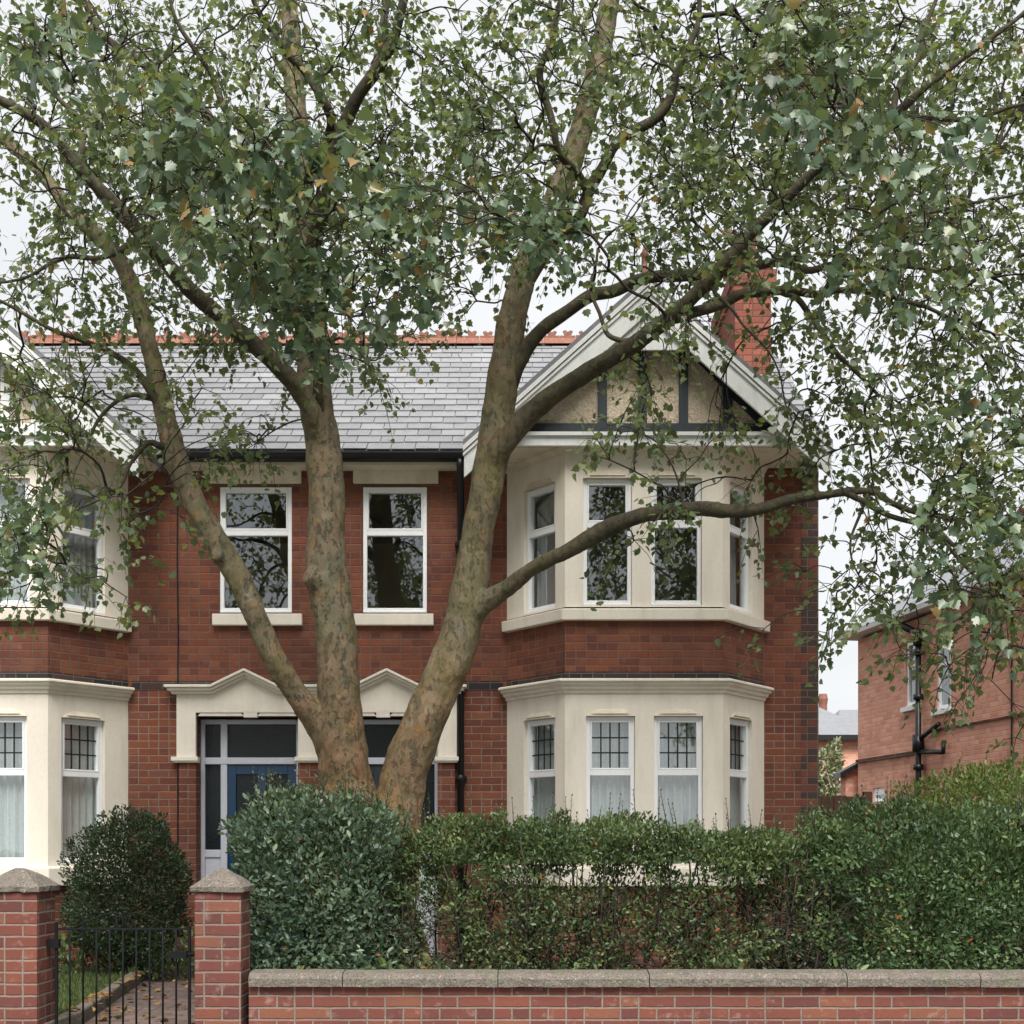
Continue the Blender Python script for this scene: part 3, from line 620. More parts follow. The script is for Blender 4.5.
    m = MB(); slope_board(m, .0, .30, GY + .012, GY + .045, -.01); slope_board(m, 0, .05, GY - .022, GY + .011); slope_board(m, .065, .095, GY - .008, GY + .011)
    m.prism([(GX - .42, AZ - .69), (GX + .42, AZ - .69), (GX, AZ - .32)], GY + .05, GY + .08)
    m.build('bargeboard', M['white_wood'], root, mirror=mr)
    # timbers on the gable
    m = MB()
    if timber == 'timber': tx = [(598, 607), (638, 647), (679, 688), (723, 732)]
    else: tx = [(540, 550), (570, 579), (600, 609), (638, 647), (679, 688)]
    for a, b in tx:
        xa, xb = PX(a, 12.6), PX(b, 12.6); top = min(AZ - abs(xa - GX) * k, AZ - abs(xb - GX) * k) - .15
        m.box(xa, xb, 12.585, 12.622, PZ(424, 12.6), top)
    m.box(GX - 1.4, GX + 1.4, 12.575, 12.621, PZ(434, 12.6), PZ(424, 12.6))
    if timber == 'timber':
        for s_ in (-1, 1):
            m.prism([(GX + s_*1.2, 5.35), (GX + s_*1.08, 5.35), (GX + s_*.30, 6.15), (GX + s_*.36, 6.22)][::s_], 12.59, 12.6215)
    m.build('gable_timbers', M[timber], root, mirror=mr)
    m = MB(); m.box(GX - HW + .06, GX + HW - .06, 12.50, 12.54, PZ(446, 12.52), PZ(433.5, 12.52)); m.box(GX - HW + .05, GX + HW - .05, 12.47, 12.499, PZ(436, 12.5), PZ(432.5, 12.5))
    for s_ in (-1, 1):
        xx = GX + s_ * (HW - .02); m.box(min(xx, xx - s_ * .12), max(xx, xx - s_ * .12), GY + .046, 12.60, 5.03, 5.20)
    m.build('fascia', M['white_wood'], root, mirror=mr)
    m = MB(); m.box(GX - HW + .03, GX + HW - .03, 12.542, WY + .02, 5.135, 5.16); m.build('gable_soffit', M['cream_trim'], root, mirror=mr)
    # door surround (shared cornice line), recessed frame, door
    m = MB(); y0, y1 = WY - .06, WY + .02
    xo = PX(457, WY); zc = zw(695); zh = zw(713); zl = zw(757); pk = PX(388, WY)
    m.box(XC, xo, y0, y1, zh, zc); m.box(do1, xo, y0, y1, zl, zh); m.box(XC, do0, y0, y1, zl, zh)
    hw = .34; m.prism([(pk - hw, zc), (pk + hw, zc), (pk, zc + .165)], y0, y1)
    for c0, c1 in ((do0 + .02, do0 + .42), (do0 + .56, do1 - .02)): m.prism([(c0, zh - .035), (c1, zh - .035), (c1 - .03, zh - .001), (c0 + .03, zh - .001)], y0 + .01, y1)
    m.box(do0 + .42, do0 + .56, y0 + .002, y1, zh - .05, zh)
    m.build('door_surround', M['cream'], root, mirror=mr)
    m = MB()
    for (o0, o1, h0, h1) in ((.0, .05, 0, .03), (.0, .085, .03, .062), (.0, .115, .062, .09)):
        yy = y0 - o1
        line = [(XC, zc), (pk - hw, zc), (pk, zc + .165), (pk + hw, zc), (xo + o1 * .9, zc)]
        for i in range(4):
            (xa, za), (xb, zb_) = line[i], line[i+1]
            m.hexa([(xa, yy, za + h0), (xb, yy, zb_ + h0), (xb, y1, zb_ + h0), (xa, y1, za + h0), (xa, yy, za + h1), (xb, yy, zb_ + h1), (xb, y1, zb_ + h1), (xa, y1, za + h1)])
    m.build('surround_cornice', M['cream'], root, mirror=mr, bevel=.004)
    for xa, xb in ((do1 - .03, xo + .05), (XC, do0 + .03)): m = MB(); m.box(xa, xb, y0 - .035, y1, zl - .045, zl - .002); m.box(xa, xb - .02, y0 - .02, y1, zl - .062, zl - .045); m.build('capital', M['cream'], root, mirror=mr, bevel=.004)
    for xa, xb in ((do1 - .002, xo - .02), (XC, do0 + .002)): m = MB(); m.box(xa, xb, y0 + .015, y1, -.1, zl - .063); m.build('door_pilaster', M['brick'], root, mirror=mr)
    dy = WY + .20; zt = zw(718); trn = zw(760); sl = PX(411, WY); sd = .05
    m = MB()
    for xa, xb in ((do0, do0 + .055), (sl, sl + .07), (do1 - .045, do1)): m.box(xa + .001, xb - .001, dy - .05, dy + .05, .05, zt)
    m.box(do0 + .055, do1 - .045, dy - .048, dy + .048, zt - .05, zt - .001); m.box(do0 + .055, do1 - .045, dy - .055, dy + .05, trn - .035, trn + .035)
    m.box(sl + .07, do1 - .045, dy - .03, dy + .03, .05, 1.20); m.box(sl + .07, do1 - .045, dy - .045, dy - .031, 1.12, 1.20); m.box(sl + .07, do1 - .045, dy - .045, dy - .031, .86, .93)
    fr = m.build('door_frame', M['lilac'], root, mirror=mr, bevel=.005)
    for xa, xb, za, zb_ in ((do0 + .05, sl + .01, trn + .03, zt - .04), (sl + .06, do1 - .04, trn + .03, zt - .04), (sl + .06, do1 - .04, 1.19, trn - .03)):
        m = MB(); m.box(xa, xb, dy - .005, dy + .005, za, zb_); m.build('pane', M['obsc'], fr, mirror=mr)
    m = MB(); xa, xb = do0 + .057, sl - .002; w = xb - xa
    for q0, q1 in ((0, .12), (.44, .56), (.88, 1.0)): m.box(xa + w*q0, xa + w*q1, dy - .03, dy + .03, .07, trn - .04)
    for q0, q1 in ((.12, .44), (.56, .88)):
        m.box(xa + w*q0, xa + w*q1, dy - .029, dy + .03, trn - .14, trn - .04); m.box(xa + w*q0, xa + w*q1, dy - .029, dy + .03, .07, .28); m.box(xa + w*q0, xa + w*q1, dy - .029, dy + .03, .88, 1.0); m.box(xa + w*q0, xa + w*q1, dy - .012, dy + .02, .28, .88)
    dr = m.build('door', M['blue'] if mir else M['timber'], root, mirror=mr, bevel=.004)
    for q0, q1 in ((.12, .44), (.56, .88)): m = MB(); m.box(xa + w*q0, xa + w*q1, dy - .004, dy + .006, 1.0, trn - .14); m.build('pane', M['obsc'], dr, mirror=mr)
    m = MB(); hx = xb - .05; m.tube([(hx, dy - .03, 1.05), (hx, dy - .075, 1.05)], .012, 10); m.tube([(hx, dy - .07, 1.05), (hx - .1, dy - .07, 1.05)], .010, 10); m.build('handle', M['iron'], dr, smooth=True, mirror=mr)
    m = MB(); m.box(do0 - .1, do1 + .05, WY - .32, WY + .14, -.05, .10); m.build('doorstep', M['stone'], root, mirror=mr, bevel=.012)
    if mir:
        wx = 2*XC - PX(178, WY)
        m = MB(); m.tube([(wx, WY - .012, 5.0), (wx + .005, WY - .012, 4.2), (wx - .004, WY - .012, 3.4), (wx, WY - .012, 2.95), (wx, WY - .012, .3)], .007, 6); m.build('cable', M['black'], root, mirror=mr)
    if not mir:
        m = MB(); cx0, cx1, cy0, cy1 = PX(735, 15.2), PX(771, 15.2), 15.2, 16.62
        m.box(cx0, cx1, cy0, cy1, 5.4, 7.72); m.box(cx0 - .03, cx1 + .03, cy0 - .03, cy1 + .03, 7.72, 7.80); m.box(cx0 - .055, cx1 + .055, cy0 - .055, cy1 + .055, 7.80, 7.96); m.box(cx0 - .02, cx1 + .02, cy0 - .02, cy1 + .02, 7.96, 8.03)
        ch = m.build('chimney', M['brick_bright'], root)
        for j, yy in enumerate((15.42, 15.95, 16.4)):
            m = MB(); pc = ((cx0 + cx1) / 2 - .02, yy)
            prof = [(.115, 8.0), (.125, 8.06), (.105, 8.08), (.095, 8.38), (.12, 8.40), (.12, 8.45), (.09, 8.46), (.085, 8.2)]
            m.tube([(pc[0], pc[1], z_) for r_, z_ in prof], [r_ for r_, z_ in prof], 14); m.build('chimney_pot', M['terra'], ch, smooth=True)
        m = MB(); fx = GX - .02
        prof = [(.05, AZ - .05), (.06, AZ + .02), (.032, AZ + .05), (.028, AZ + .22), (.045, AZ + .25), (.022, AZ + .28), (.006, AZ + .36)]
        m.tube([(fx, GY + .12, z_) for r_, z_ in prof], [r_ for r_, z_ in prof], 10); m.build('finial', M['terra'], root, smooth=True)
    return root
house(False, 'red brick house at right with dark timbered gable, brick chimney and full cream bay', (363, 427), 'timber', None, None)
house(True, 'red brick house cut by left edge, with white timbered gable and blue front door', (635 - 292, 635 - 220), 'white_wood', None, None)

# ------------------------------------------------------------------ garden wall, piers, gate
FY = 8.18; FS = F / FY
def fx(px): return PX(px, FY)
root = thing('garden_wall', (fx(650), FY + .11, -.18), 'low red brick garden wall with grey stone coping under the hedges', 'wall')
m = MB(); m.box(fx(248.5), 6.5, FY + .012, FY + .232, -.39, PZ(986.5, FY)); m.build('brickwork', M['brick_wall'], root)
jn = [249, 343, 498, 649, 846, 979, 1140, 1290, 1440]
for i in range(len(jn) - 1):
    x0, x1 = fx(jn[i]) + .003, fx(jn[i+1]) - .003; dz = random.uniform(-.003, .003)
    zt, zb0 = PZ(973.5, FY) + dz, PZ(987, FY) + dz + .002
    m = MB(); y0, y1 = FY - .03, FY + .275; K = 28
    prof = [(y0, zb0), (y0 - .004, zb0 + .05), (y0 + .006, zt - .02), (y0 + .03, zt), (FY + .12, zt + .012), (y1 - .03, zt), (y1, zt - .02), (y1, zb0)]
    for k in range(K):
        xa, xb = x0 + (x1 - x0) * k / K, x0 + (x1 - x0) * (k + 1) / K
        def jj(x, j): return noise.noise(Vector((x * 5, j * 1.3, 0))) * .004 + noise.noise(Vector((x * 31, j * 3.3, 4))) * .003
        for j in range(len(prof)):
            (ya, za), (yb, zb_) = prof[j], prof[(j + 1) % len(prof)]; j2 = (j + 1) % len(prof)
            m.quad((xa, ya + jj(xa, j), za + jj(xa, j)), (xa, yb + jj(xa, j2), zb_ + jj(xa, j2)), (xb, yb + jj(xb, j2), zb_ + jj(xb, j2)), (xb, ya + jj(xb, j), za + jj(xb, j)))
    for x, fl in ((x0, False), (x1, True)):
        pts = [(x, y, z) for y, z in prof]; m.quad(*(pts if fl else pts[::-1]))
    ob = m.build('coping_stone', M['stone'], root)
    me = ob.data; import bmesh
    bm = bmesh.new(); bm.from_mesh(me); bmesh.ops.remove_doubles(bm, verts=bm.verts, dist=1e-4); bmesh.ops.recalc_face_normals(bm, faces=bm.faces); bm.to_mesh(me); bm.free()
def pier(x0, x1, label):
    cx = (x0 + x1) / 2; cy = FY + (x1 - x0) / 2; w = (x1 - x0) / 2
    root = thing('gate_pier', (cx, cy, -.18), label, 'gate pier', 'brick piers either side of the gate')
    zt = PZ(892.5, FY)
    m = MB(); m.box(cx - w, cx + w, cy - w, cy + w, -.39, zt); m.build('brickwork', M['brick_wall'], root, bevel=.006)
    m = MB(); prev = None
    b = len(m.v)
    import bmesh
    bm = bmesh.new()
    rows = [(w - .004, zt + .001), (w + .022, zt + .004), (w + .024, zt + .036), (w + .010, zt + .046), (w - .012, zt + .062), (w - .050, zt + .092), (w - .088, zt + .118), (.028, zt + .150), (.012, zt + .152)]
    K = 8; rings = []
    for h, z in rows:
        ring = []
        for sidx in range(4):
            for k in range(K):
                t = -1 + 2 * k / K
                px_, py_ = ((t, -1), (1, t), (-t, 1), (-1, -t))[sidx]
                p = Vector((cx + px_ * h, cy + py_ * h, z)); nz = noise.noise(p * 22) * .009 + noise.noise(p * 60) * .006
                ring.append(bm.verts.new((p.x + nz - root.location.x, p.y + nz - root.location.y, p.z + nz * .8 - root.location.z)))
        rings.append(ring)
    for a, c in zip(rings[:-1], rings[1:]):
        for k in range(4 * K): bm.faces.new((a[k], a[(k+1) % (4*K)], c[(k+1) % (4*K)], c[k]))
    bm.faces.new(rings[-1]); bm.faces.new(rings[0][::-1])
    me = bpy.data.meshes.new('cap'); bm.to_mesh(me); bm.free(); me.materials.append(M['stone'])
    ob = bpy.data.objects.new('cap', me); COL.objects.link(ob); ob.parent = root
pier(fx(194.5), fx(241), 'brick gate pier with weathered stone cap right of the gate, joined to the wall')
pier(fx(-16), fx(37), 'brick gate pier with weathered stone cap at the left edge, left of the gate')
GD = FY + .17
def gx_(px): return PX(px, GD)
def gz_(py): return PZ(py, GD)
root = thing('iron_gate', (gx_(123), GD, 0), 'low black wrought iron gate with scrolled top between brick piers', 'gate')
fr = MB(); xa, xb = gx_(56.5), gx_(189.5); zt = gz_(929); zl = .03
fr.box(xa, xb, GD - .006, GD + .006, zt - .007, zt + .007); fr.box(xa, xb, GD - .006, GD + .006, zl, zl + .024)
fr.box(xa - .009, xa + .009, GD - .009, GD + .009, zl - .03, zt + .045); fr.box(xb - .009, xb + .009, GD - .009, GD + .009, zl - .03, zt + .02)
fr.build('frame', M['iron'], root, bevel=.003)
for i in range(1, 10):
    x = xa + (xb - xa) * i / 10; b = MB(); top = zt + (.085 if i == 2 else 0)
    pts = [(x, GD, zl), (x, GD, zt)] + ([(x, GD, zt + .06), (x - .01, GD, zt + .085), (x - .02, GD, zt + .08)] if i == 2 else [])
    b.tube(pts, .0065, 8); b.build('bar', M['iron'], root, smooth=True)
for s_ in (-1, 1):
    cx = gx_(124.5)
    pts = []
    for dx, py in ((52, 929), (34, 920.5), (20, 914.5), (11, 912.5), (5, 914), (1.5, 919), (1.2, 924), (4, 927.5), (8, 926), (9.5, 922.5), (7.5, 920)): pts.append((cx + s_ * dx * GD / F, GD, gz_(py)))
    b = MB(); b.tube(pts, .0055, 8); b.build('scroll', M['iron'], root, smooth=True)
b = MB(); b.box(xb - .13, xb - .012, GD - .03, GD + .03, gz_(958), gz_(951)); b.tube([(xb - .02, GD, gz_(954)), (xb + .035, GD, gz_(954))], .012, 8); b.build('latch', M['iron'], root)
b = MB(); b.box(xa - .055, xa + .02, GD - .02, GD + .02, gz_(948), gz_(939)); b.build('hinge', M['iron'], root)

# ------------------------------------------------------------------ hedges and shrubs
def shrub(name, label, cat, cx, cy, hx, hy, z0, z1, n, size, mat, T=OVAL, shape='box', stems=8, hole=0.0, up=.5, twig=.006, sprigs=0, group=None, inner=.35, boxp=5):
    root = thing(name, (cx, cy, 0), label, cat, group)
    pts = []; dirs = []
    cz = (z0 + z1) / 2; hz = (z1 - z0) / 2
    seed = random.uniform(0, 99)
    while len(pts) < n:
        p = Vector((random.uniform(-1, 1), random.uniform(-1, 1), random.uniform(-1, 1)))
        if hole and random.random() < .33: p.z = random.uniform(.35, 1)
        if shape == 'box':
            r = (abs(p.x) ** boxp + abs(p.y) ** 4 + abs(p.z) ** boxp) ** (1 / boxp)
        else: r = p.length
        w = Vector((cx + p.x * hx, cy + p.y * hy, cz + p.z * hz))
        lim = .88 + (.34 if shape == 'ball' else .25) * noise.noise(w * 2.6 + Vector((seed, 0, 0))) + .14 * noise.noise(w * 7)
        if r > lim: continue
        dpt = (lim - r)
        if random.random() > inner + (1 - inner) * math.exp(-dpt * 6): continue
        if hole:
            t = (w.z - z0) / (z1 - z0)
            hn = noise.noise(w * 3.1 + Vector((seed, 5, 1))) + .5 * noise.noise(w * 8)
            if t < .55 and hn > .55 - hole * (.6 + .8 * abs(t - .28)): continue
            if .55 <= t < .74 and hn > .62 - hole: continue
        o_ = Vector((p.x / hx, p.y / hy, p.z / hz)); o_ = o_.normalized() if o_.length > 1e-6 else Vector((0, 0, 1))
        pts.append(w); dirs.append(o_)
    P = np.array([tuple(p) for p in pts]); Dn = np.array([tuple(d_) for d_ in dirs]); N = len(P)
    cl = np.array([noise.noise(p * 4.0 + Vector((seed, 3, 9))) for p in pts])
    yd = unit(Dn * .7 + rng.normal(0, .6, (N, 3)) + np.array([0, 0, up])); nr = unit(Dn * .8 + np.array([0, 0, .6]) + rng.normal(0, .55, (N, 3)))
    rn = np.clip(.42 + .5 * cl + rng.normal(0, .2, N), 0, .97); rn = np.where(rng.uniform(0, 1, N) > .997, 1.0, rn)
    sz = size * rng.uniform(.6, 1.25, N)
    # upright sprigs breaking the top outline
    eP, eY, eN, eS, eR = [], [], [], [], []
    tw = MB()
    for _ in range(sprigs):
        sx_ = .95 if boxp >= 5 else .62; x, y = cx + random.uniform(-sx_, sx_) * hx, cy + random.uniform(-.75, .75) * hy * sx_
        zt_ = cz + hz * ((.80 + .2 * noise.noise(Vector((x, y, z1)) * 2.6 + Vector((seed, 0, 0)))) if shape == 'box' else .9 * math.sqrt(max(0, 1 - ((x-cx)/hx)**2 - ((y-cy)/hy)**2)))
        h = random.uniform(.10, .26) * min(1, size / .05 + .3); tip = Vector((x + random.gauss(0, .04), y + random.gauss(0, .04), zt_ + h)); b0 = Vector((x, y, zt_ - .1))
        sg = MB(); sg.tube([b0, (b0 + tip) / 2 + Vector((random.gauss(0, .01), 0, 0)), tip], [.004, .003, .0015], 4); sg.build('sprig', M['twig'], root, smooth=True)
        for k in range(8):
            t = .3 + .7 * k / 7; q = b0.lerp(tip, t); a = k * 2.4 + random.random()
            eP.append(tuple(q)); eY.append((math.cos(a) * .8, math.sin(a) * .8, .9)); eN.append((-math.cos(a) * .5, -math.sin(a) * .5, 1)); eS.append(size * random.uniform(.7, 1.15) * (1.1 - .4 * t)); eR.append(random.uniform(.5, .94))
    if eP:
        P = np.vstack([P, eP]); yd = np.vstack([yd, eY]); nr = np.vstack([nr, eN]); sz = np.concatenate([sz, eS]); rn = np.concatenate([rn, eR])
    leaves('foliage', P, yd, nr, sz, rn, mat, T, root)
    for _ in range(stems):
        st = MB(); x, y = cx + random.uniform(-.9, .9) * hx, cy + random.uniform(-.6, .6) * hy
        pth = [Vector((x, y, -.02))]; H = z0 * .2 + (z1) * random.uniform(.66, .86)
        if shape == 'ball': H *= .8
        for k in range(1, 7): pth.append(Vector((pth[-1].x + random.gauss(0, .035), pth[-1].y + random.gauss(0, .03), H * k / 6)))
        r0 = twig * random.uniform(1.0, 2.4); st.tube(pth, [r0 * (1 - .11 * i) for i in range(7)], 6)
        for _b in range(18 if hole else 9):
            i = random.randint(1, 4); q = pth[i]; a = random.uniform(0, 6.28); l = random.uniform(.12, .36)
            e = q + Vector((math.cos(a) * l, math.sin(a) * l * .7, random.uniform(.0, .3))); md = (q + e) / 2 + Vector((random.gauss(0, .03), random.gauss(0, .03), random.gauss(0, .03)))
            st.tube([q, md, e], [twig * .7, twig * .5, twig * .25], 4)
        st.build('stem', M['twig'], root, smooth=True)
    return root
def HX(a, b, D): x0, x1 = PX(a, D), PX(b, D); return (x0 + x1) / 2, (x1 - x0) / 2
c, h = HX(222, 418, 9.0); shrub('garden_shrub', 'dense glossy green shrub beside the gate pier, below the tree fork', 'shrub', c, 9.1, h * 1.02, .55, -.02, PZ(786, 8.9), 26000, .047, M['shrub'], sprigs=90, stems=10, boxp=3.6)
c, h = HX(385, 850, 8.9); shrub('privet_hedge', 'thin straggly middle stretch of hedge with bare stems and gaps above the wall', 'hedge', c, 8.95, h, .36, .10, PZ(812, 8.9), 47000, .034, M['privet'], hole=.52, stems=64, twig=.006, sprigs=70, inner=.6)
c, h = HX(800, 1120, 8.9); shrub('privet_hedge', 'dense clipped green hedge filling the right end of the wall', 'hedge', c, 9.0, h, .45, .0, PZ(797, 8.9), 42000, .039, M['laurel'], sprigs=70, stems=12)
c, h = HX(890, 1140, 11.2); shrub('garden_shrub', 'rounded yellow-green bush rising behind the right end of the hedge', 'shrub', c, 11.2, h, .8, .5, PZ(758, 11.0), 24000, .045, M['lime'], boxp=2.4, sprigs=8, stems=5)
c, h = HX(66, 192, 12.0); shrub('garden_shrub', 'dark small-leaved bush in front of the left bay', 'shrub', c, 12.0, h, .5, .05, PZ(806, 12.0), 24000, .036, M['dusk'], boxp=2.5, sprigs=0, stems=6)
c, h = HX(818, 848, 30); shrub('climbing_plant', 'pale flowering climber on the distant brick wall beside the house corner', 'climber', c, 30.6, h, .3, 1.2, PZ(738, 30), 2600, .12, M['variegated'], shape='box', stems=3)
# weeds and ivy along the back of the coping
N = 2600
px_ = rng.uniform(fx(255), 4.6, N); kk = np.array([noise.noise(Vector((x * 3, 0, 4))) for x in px_])
P = np.stack([px_, rng.uniform(8.47, 8.8, N), rng.uniform(.08, .42, N) + .12 * kk], 1)
o = leaves('ground_cover', P, unit(rng.normal(0, .7, (N, 3)) + np.array([0, -.3, .6])), unit(rng.normal(0, .5, (N, 3)) + np.array([0, -.6, .7])), rng.uniform(.025, .075, N), np.clip(rng.beta(2, 2.6, N), 0, 1), M['ivy'], OVAL)
tag(o, 'low leafy weeds and ivy along the back of the stone coping', 'ground cover', kind='stuff')
N = 1500
px_ = rng.uniform(-4.9, -2.9, N)
P = np.stack([px_, rng.uniform(11.7, 12.3, N), rng.uniform(.03, .45, N)], 1)
o = leaves('flower_bed', P, unit(rng.normal(0, .6, (N, 3)) + np.array([0, -.2, .8])), unit(rng.normal(0, .5, (N, 3)) + np.array([0, -.6, .7])), rng.uniform(.03, .09, N), np.clip(rng.beta(2, 2, N), 0, 1), M['ivy'], OVAL)
tag(o, 'strip of low plants with yellowing leaves at the foot of the left bay', 'plants', kind='stuff')

# ------------------------------------------------------------------ the big plane tree
root = thing('plane_tree', (PX(372, 10.6), 10.6, 0), 'large plane tree with mottled forked trunk and spreading limbs over the front garden', 'tree')
def path(pts, n=6):
    """(px, py, depth, width px) -> smooth 3D points and radii"""
    p = [P3(a, b, c) for a, b, c, w in pts]; r = [w * c / F / 2 for a, b, c, w in pts]
    o, q = [], []
    for i in range(len(p) - 1):
        p0, p1, p2, p3 = p[max(i-1, 0)], p[i], p[i+1], p[min(i+2, len(p)-1)]
        for k in range(n):
            t = k / n
            o.append(.5 * ((2*p1) + (p2-p0)*t + (2*p0 - 5*p1 + 4*p2 - p3)*t*t + (3*p1 - p0 - 3*p2 + p3)*t**3)); q.append(r[i] * (1-t) + r[i+1] * t)
    o.append(p[-1]); q.append(r[-1]); return o, q
TR = [  # stems merged into the trunk mesh
 [(372, 985, 10.6, 140), (370, 930, 10.6, 104), (364, 870, 10.6, 80), (355, 822, 10.6, 64), (346, 785, 10.6, 54), (342, 745, 10.6, 48), (339, 695, 10.6, 43), (337, 653, 10.6, 41), (333, 614, 10.6, 40), (326, 572, 10.6, 43), (327, 536, 10.6, 38), (327, 497, 10.6, 37), (324, 458, 10.6, 36), (318, 415, 10.6, 34), (314, 370, 10.6, 33), (311, 320, 10.6, 31), (308, 270, 10.6, 29), (303, 200, 10.7, 25), (296, 110, 10.8, 21), (291, 40, 10.9, 18), (289, -40, 11.0, 15), (292, -140, 11.0, 10)],
 [(364, 850, 10.6, 60), (351, 800, 10.6, 50), (338, 755, 10.6, 40), (318, 722, 10.58, 29), (295, 692, 10.55, 24), (271, 653, 10.5, 24), (255, 614, 10.5, 23), (237, 575, 10.5, 25), (213, 536, 10.48, 24), (191, 497, 10.45, 24), (176, 458, 10.42, 24), (166, 419, 10.4, 21), (157, 380, 10.4, 19), (146, 335, 10.4, 18), (131, 285, 10.4, 17), (112, 250, 10.4, 16), (74, 214, 10.5, 15), (40, 172, 10.6, 13), (-10, 128, 10.8, 11), (-80, 70, 11, 8)],
 [(384, 890, 10.55, 74), (392, 840, 10.5, 56), (399, 800, 10.5, 48), (406, 768, 10.5, 46), (420, 732, 10.5, 43), (436, 693, 10.5, 42), (454, 653, 10.5, 41), (465, 614, 10.5, 38), (472, 575, 10.5, 36), (477, 536, 10.5, 32), (485, 497, 10.5, 33), (492, 458, 10.5, 34), (498, 419, 10.5, 34), (503, 380, 10.5, 32), (512, 320, 10.5, 29), (526, 268, 10.55, 27), (552, 208, 10.6, 25), (574, 152, 10.7, 24), (594, 83, 10.8, 23), (607, 20, 10.9, 20), (618, -60, 11.0, 15), (622, -150, 11.0, 9)],
 [(486, 490, 10.5, 20), (493, 462, 10.45, 24), (508, 438, 10.35, 24), (530, 414, 10.25, 22), (557, 392, 10.1, 19), (596, 367, 9.9, 17), (640, 340, 9.7, 17), (690, 300, 9.5, 15), (728, 260, 9.3, 14), (757, 226, 9.2, 13), (786, 199, 9.1, 12), (825, 162, 8.95, 11), (885, 122, 8.8, 10), (923, 90, 8.7, 8), (965, 57, 8.6, 7), (1030, 8, 8.5, 6), (1100, -60, 8.4, 4)],
 [(466, 628, 10.5, 26), (480, 606, 10.42, 24), (506, 589, 10.3, 18), (535, 567, 10.1, 15), (568, 551, 9.95, 15), (600, 532, 9.85, 19), (630, 519, 9.75, 16), (660, 512, 9.7, 15), (700, 509, 9.65, 15), (748, 511, 9.55, 14), (790, 500, 9.5, 11), (825, 495, 9.45, 9), (868, 491, 9.4, 8), (896, 505, 9.35, 7), (930, 515, 9.3, 5), (985, 520, 9.2, 4), (1060, 500, 9.1, 3)],
 [(328, 470, 10.6, 20), (319, 432, 10.5, 22), (302, 394, 10.35, 20), (280, 368, 10.2, 18), (256, 346, 10.1, 18), (190, 289, 9.8, 16), (130, 222, 9.5, 15), (80, 168, 9.3, 13), (45, 126, 9.2, 11), (0, 100, 9.1, 9), (-70, 60, 9.0, 6)],
]
